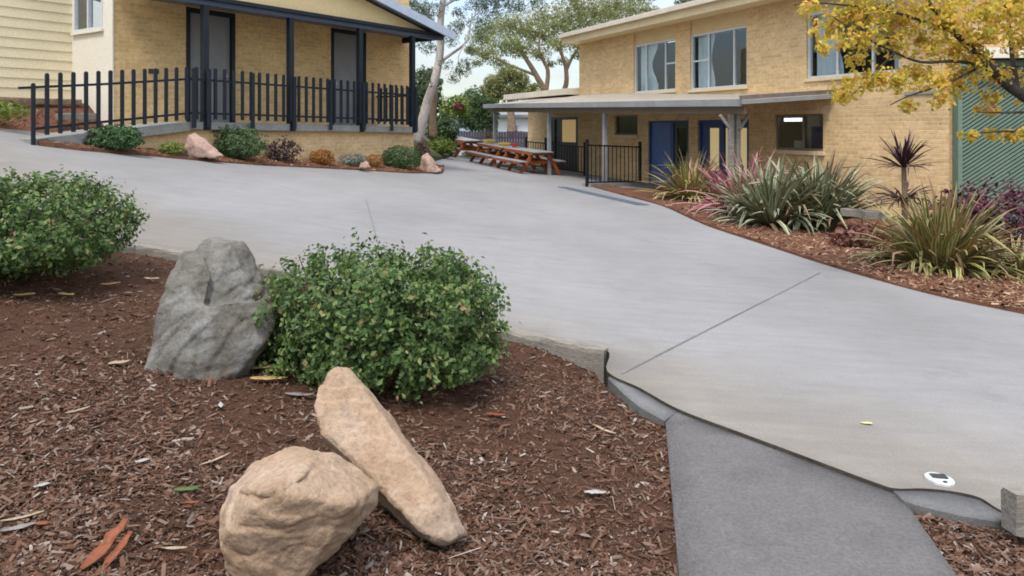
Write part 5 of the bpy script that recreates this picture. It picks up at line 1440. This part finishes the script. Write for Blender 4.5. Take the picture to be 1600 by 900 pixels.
# ================================================================== MULCH CHIPS, LITTER AND LOOSE PIECES
def chips(name, N, seed, region, zf, smin, smax, mat, label, tilt=0.35, wr=(0.15, 0.4)):
    g_ = np.random.default_rng(seed); pos = []
    while len(pos) < N:
        q = region(g_)
        if q is not None: pos.append((q[0], q[1], zf(q[0], q[1])))
    pos = np.array(pos); n = len(pos)
    a = g_.uniform(0, 2 * math.pi, n); L = g_.uniform(0, 1, n) ** 2.8 * (smax - smin) + smin; W_ = L * g_.uniform(*wr, n)
    t = np.stack([np.cos(a), np.sin(a), g_.normal(0, tilt, n)], 1); t /= np.linalg.norm(t, axis=1, keepdims=True)
    b = np.stack([-np.sin(a), np.cos(a), g_.normal(0, tilt * 1.4, n)], 1); b /= np.linalg.norm(b, axis=1, keepdims=True)
    up = np.cross(t, b); pos[:, 2] += g_.uniform(0, 0.014, n)
    L, W_ = L[:, None], W_[:, None]; hgt = W_ * .3
    v = np.stack([pos - t * L * .5 - b * W_ * .3, pos - t * L * .42 + b * W_ * .5, pos + t * L * .5 + b * W_ * .25, pos + t * L * .44 - b * W_ * .5, pos + up * hgt - t * L * .2, pos + up * hgt + t * L * .25], 1).reshape(-1, 3)
    i = np.arange(n)[:, None] * 6
    f = np.concatenate([i + np.array([q]) for q in ((0, 3, 5), (0, 5, 4), (1, 4, 5), (1, 5, 2), (0, 4, 1), (3, 2, 5))], 0)
    return tag(np_obj(name, v, f, mat), label, 'mulch', None, 'stuff')
bp = densify(bed_poly, .3)
def near_region(g_):
    px, py = g_.uniform(-60, 1075), 380 + 560 * g_.random() ** 0.85
    h_ = hit(px, py, -0.05)
    if noise.noise(Vector((h_.x * 1.3, h_.y * 1.3, 8))) > .12 and g_.random() < .6: return None
    return (h_.x, h_.y) if in_poly(h_.x, h_.y, bp) else None
chips('bark_twigs', 420, 9, near_region, lambda x, y: mulch_z(x, y) + .012, 0.05, 0.15, M['chips'], 'thin twigs and bark fibres scattered over the near mulch', 0.12, (0.03, 0.07))
chips('mulch_crumbs', 30000, 10, near_region, mulch_z, 0.004, 0.016, M['chips'], 'fine bark crumbs between the mulch chips of the near bed', 0.5, (0.4, 0.9))
chips('bark_mulch', 46000, 1, near_region, mulch_z, 0.010, 0.056, M['chips'], 'loose brown bark mulch covering the near garden bed')
rp = [xy(hit(*p)) for p in [(1416, 787), (1440, 791), (1500, 804), (1562, 816), (1700, 860), (1700, 960), (1530, 930), (1502, 898)]]
def near_region2(g_):
    h_ = hit(g_.uniform(1410, 1700), g_.uniform(785, 960)); return (h_.x, h_.y) if in_poly(h_.x, h_.y, rp) else None
chips('bark_mulch', 3600, 2, near_region2, lambda x, y: H(x, y) - 0.040, 0.010, 0.055, M['chips'], 'red bark mulch in the corner right of the footpath')
rpoly = [xy(hit(*p)) for p in edge_r_px[2:]] + [(9, 11), (8, 12.5), xy(RP(5, 1)), xy(RP(2.3, 1.5))]
def r_region(g_):
    h_ = hit(g_.uniform(1030, 1650), g_.uniform(318, 500)); return (h_.x, h_.y) if in_poly(h_.x, h_.y, rpoly) else None
chips('leaf_litter', 9000, 3, r_region, bedr_z, 0.03, 0.11, M['litter'], 'dry leaf litter under the flax plants')
lpoly = edge_l + far_l
def l_region(g_):
    h_ = hit(g_.uniform(60, 700), g_.uniform(215, 275)); return (h_.x, h_.y) if in_poly(h_.x, h_.y, lpoly) else None
chips('leaf_litter', 2500, 4, l_region, bedl_z, 0.03, 0.10, M['litter'], 'reddish mulch along the veranda wall')
def t_region(g_):
    s_, o_ = g_.uniform(-6, -1.1), g_.uniform(1.35, 2.2); q = LP(s_, o_); return (q.x, q.y)
chips('leaf_litter', 900, 6, t_region, terr_z, 0.04, 0.11, M['litter'], 'reddish mulch on the terrace behind the ramp')

def plain(name, c, r=0.8):
    return mottled(name, tuple(v * .8 for v in c), tuple(v * 1.1 for v in c), 25, r, .2, .3, fine=120)
MC = {'tan': plain('tan leaf', (0.50, 0.33, 0.13)), 'straw': plain('straw twig', (0.40, 0.31, 0.20)), 'grey': plain('grey bark', (0.26, 0.225, 0.20)), 'orange': plain('orange bark', (0.22, 0.075, 0.036)), 'green': plain('fallen green leaf', (0.085, 0.14, 0.045)), 'white': plain('pale chip', (0.40, 0.37, 0.34)), 'lemon': plain('pale yellow leaf', (0.62, 0.56, 0.26))}
def flake(name, px, py, L, W_, ang_, mat, label, cat, zf=mulch_z, lift=0.020, curl=0.09, tilt=0.0):
    """a curled leaf or splinter of bark lying on the ground, with thickness"""
    h_ = hit(px, py, -0.04); c = Vector((h_.x, h_.y, zf(h_.x, h_.y) + lift)); mb = MB(); n = 7
    T = Vector((math.cos(ang_), math.sin(ang_), tilt)).normalized(); B = Vector((-math.sin(ang_), math.cos(ang_), 0)); U = T.cross(B)
    top, bot = [], []
    for i in range(n):
        u = i / (n - 1); w = W_ * (math.sin(math.pi * (0.08 + .84 * u)) ** .7) * .5
        rw = random.Random(int(px * 31 + py) * 10 + i); w *= rw.uniform(.65, 1.2)
        cz = U * (curl * L * .5 * (2 * u - 1) ** 2) + B * rw.uniform(-.12, .12) * W_
        for k, s_ in enumerate((-1, 0, 1)):
            q = c + T * (u - .5) * L + B * w * s_ + cz + U * (abs(s_) * w * .35)
            top.append(q); bot.append(q - U * .0025)
    for G, flip in ((top, False), (bot, True)):
        for i in range(n - 1):
            for k in range(2):
                f_ = [G[i * 3 + k], G[i * 3 + k + 1], G[i * 3 + k + 4], G[i * 3 + k + 3]]
                mb.face(f_[::-1] if flip else f_)
    for i in range(n - 1):
        for k in (0, 2): mb.face([top[i * 3 + k], top[i * 3 + 3 + k], bot[i * 3 + 3 + k], bot[i * 3 + k]])
    for e in (0, n - 1):
        for k in range(2): mb.face([top[e * 3 + k], top[e * 3 + k + 1], bot[e * 3 + k + 1], bot[e * 3 + k]])
    o = mb.build(name, mat, None, c, True)
    return tag(o, label, cat)
flake('fallen_leaf', 292, 767, 0.085, 0.032, 0.3, MC['green'], 'fallen green leaf lying on the mulch left of the rounded rock', 'leaf')
flake('bark_piece', 166, 866, 0.17, 0.05, 1.2, MC['orange'], 'large orange bark piece at the lower left of the bed', 'bark', tilt=.5, lift=.05)
flake('bark_piece', 184, 872, 0.13, 0.034, 1.3, MC['orange'], 'slimmer orange bark piece overlapping the large one', 'bark', tilt=.45, lift=.04)
flake('fallen_leaf', 402, 580, 0.16, 0.06, 0.2, MC['tan'], 'curled tan leaf in the pile before the grey boulder, left one', 'leaf', lift=.03)
flake('fallen_leaf', 432, 586, 0.15, 0.05, -0.3, MC['tan'], 'tan leaf in the pile before the middle bush, upper right one', 'leaf', lift=.035)
flake('fallen_leaf', 420, 597, 0.19, 0.05, 0.02, MC['tan'], 'long flat tan leaf at the bottom of the pile before the bush', 'leaf', lift=.025)
flake('fallen_leaf', 38, 466, 0.12, 0.05, .3, MC['tan'], 'tan fallen leaf below the left bush, nearest the picture edge', 'leaf', lift=.03)
flake('fallen_leaf', 102, 463, 0.14, 0.045, -.4, MC['tan'], 'long tan fallen leaf below the middle of the left bush', 'leaf', lift=.03)
flake('fallen_leaf', 172, 448, 0.13, 0.05, .6, MC['tan'], 'tan fallen leaf under the right end of the left bush', 'leaf', lift=.035)
flake('fallen_leaf', 236, 440, 0.12, 0.05, -.2, MC['straw'], 'dull straw leaf between the left bush and the grey boulder', 'leaf', lift=.03)
flake('fallen_leaf', 186, 568, 0.10, 0.05, 0.5, MC['straw'], 'pale straw coloured leaf left of the grey boulder', 'leaf')
flake('bark_piece', 468, 620, 0.15, 0.035, -0.1, MC['grey'], 'grey strip of bark lying behind the sandstone slab', 'bark')
flake('twig', 337, 718, 0.13, 0.012, 0.95, MC['straw'], 'straw coloured splinter left of the rounded rock', 'twig')
flake('twig', 122, 643, 0.10, 0.013, 0.9, MC['straw'], 'thin straw coloured splinter far left on the mulch', 'twig')
flake('bark_piece', 222, 722, 0.05, 0.022, 0.5, MC['white'], 'small pale blue grey chip in the middle of the left mulch', 'chip')
flake('bark_piece', 65, 757, 0.05, 0.02, 0.6, MC['white'], 'small pale chip near the left picture edge', 'chip')
flake('twig', 35, 800, 0.12, 0.014, 0.55, MC['straw'], 'broken straw coloured stick at the left picture edge', 'stick')
flake('bark_piece', 28, 815, 0.10, 0.03, 0.5, MC['grey'], 'grey bark piece below the broken stick at the left edge', 'bark')
flake('bark_piece', 68, 814, 0.05, 0.022, 0.1, MC['orange'], 'bright orange bark chip beside the broken stick', 'chip')
flake('bark_piece', 300, 790, 0.05, 0.018, 0.0, MC['orange'], 'orange bark chip just below the green leaf', 'chip')
flake('twig', 272, 858, 0.085, 0.012, 0.0, MC['straw'], 'pale stick lying level near the bottom of the bed', 'stick')
flake('twig', 944, 674, 0.15, 0.016, -0.85, MC['straw'], 'pale stick on the mulch near the footpath corner', 'stick')
flake('bark_piece', 930, 775, 0.09, 0.03, 0.0, MC['white'], 'pale bark pieces on the mulch close to the footpath', 'bark')
flake('bark_piece', 775, 648, 0.10, 0.03, -0.2, MC['orange'], 'reddish bark piece below the middle bush', 'bark')
flake('bark_piece', 345, 635, 0.07, 0.02, -1.2, MC['white'], 'upright pale chip between boulder and slab', 'chip')
flake('fallen_leaf', 1436, 874, 0.05, 0.016, 0.0, MC['lemon'], 'small pale yellow leaf on the dark footpath', 'leaf', lambda x, y: H(x, y) - .033, .006)
flake('fallen_leaf', 1354, 675, 0.06, 0.025, -0.1, MC['lemon'], 'pale leaf on the driveway above the footpath', 'leaf', H, .006)
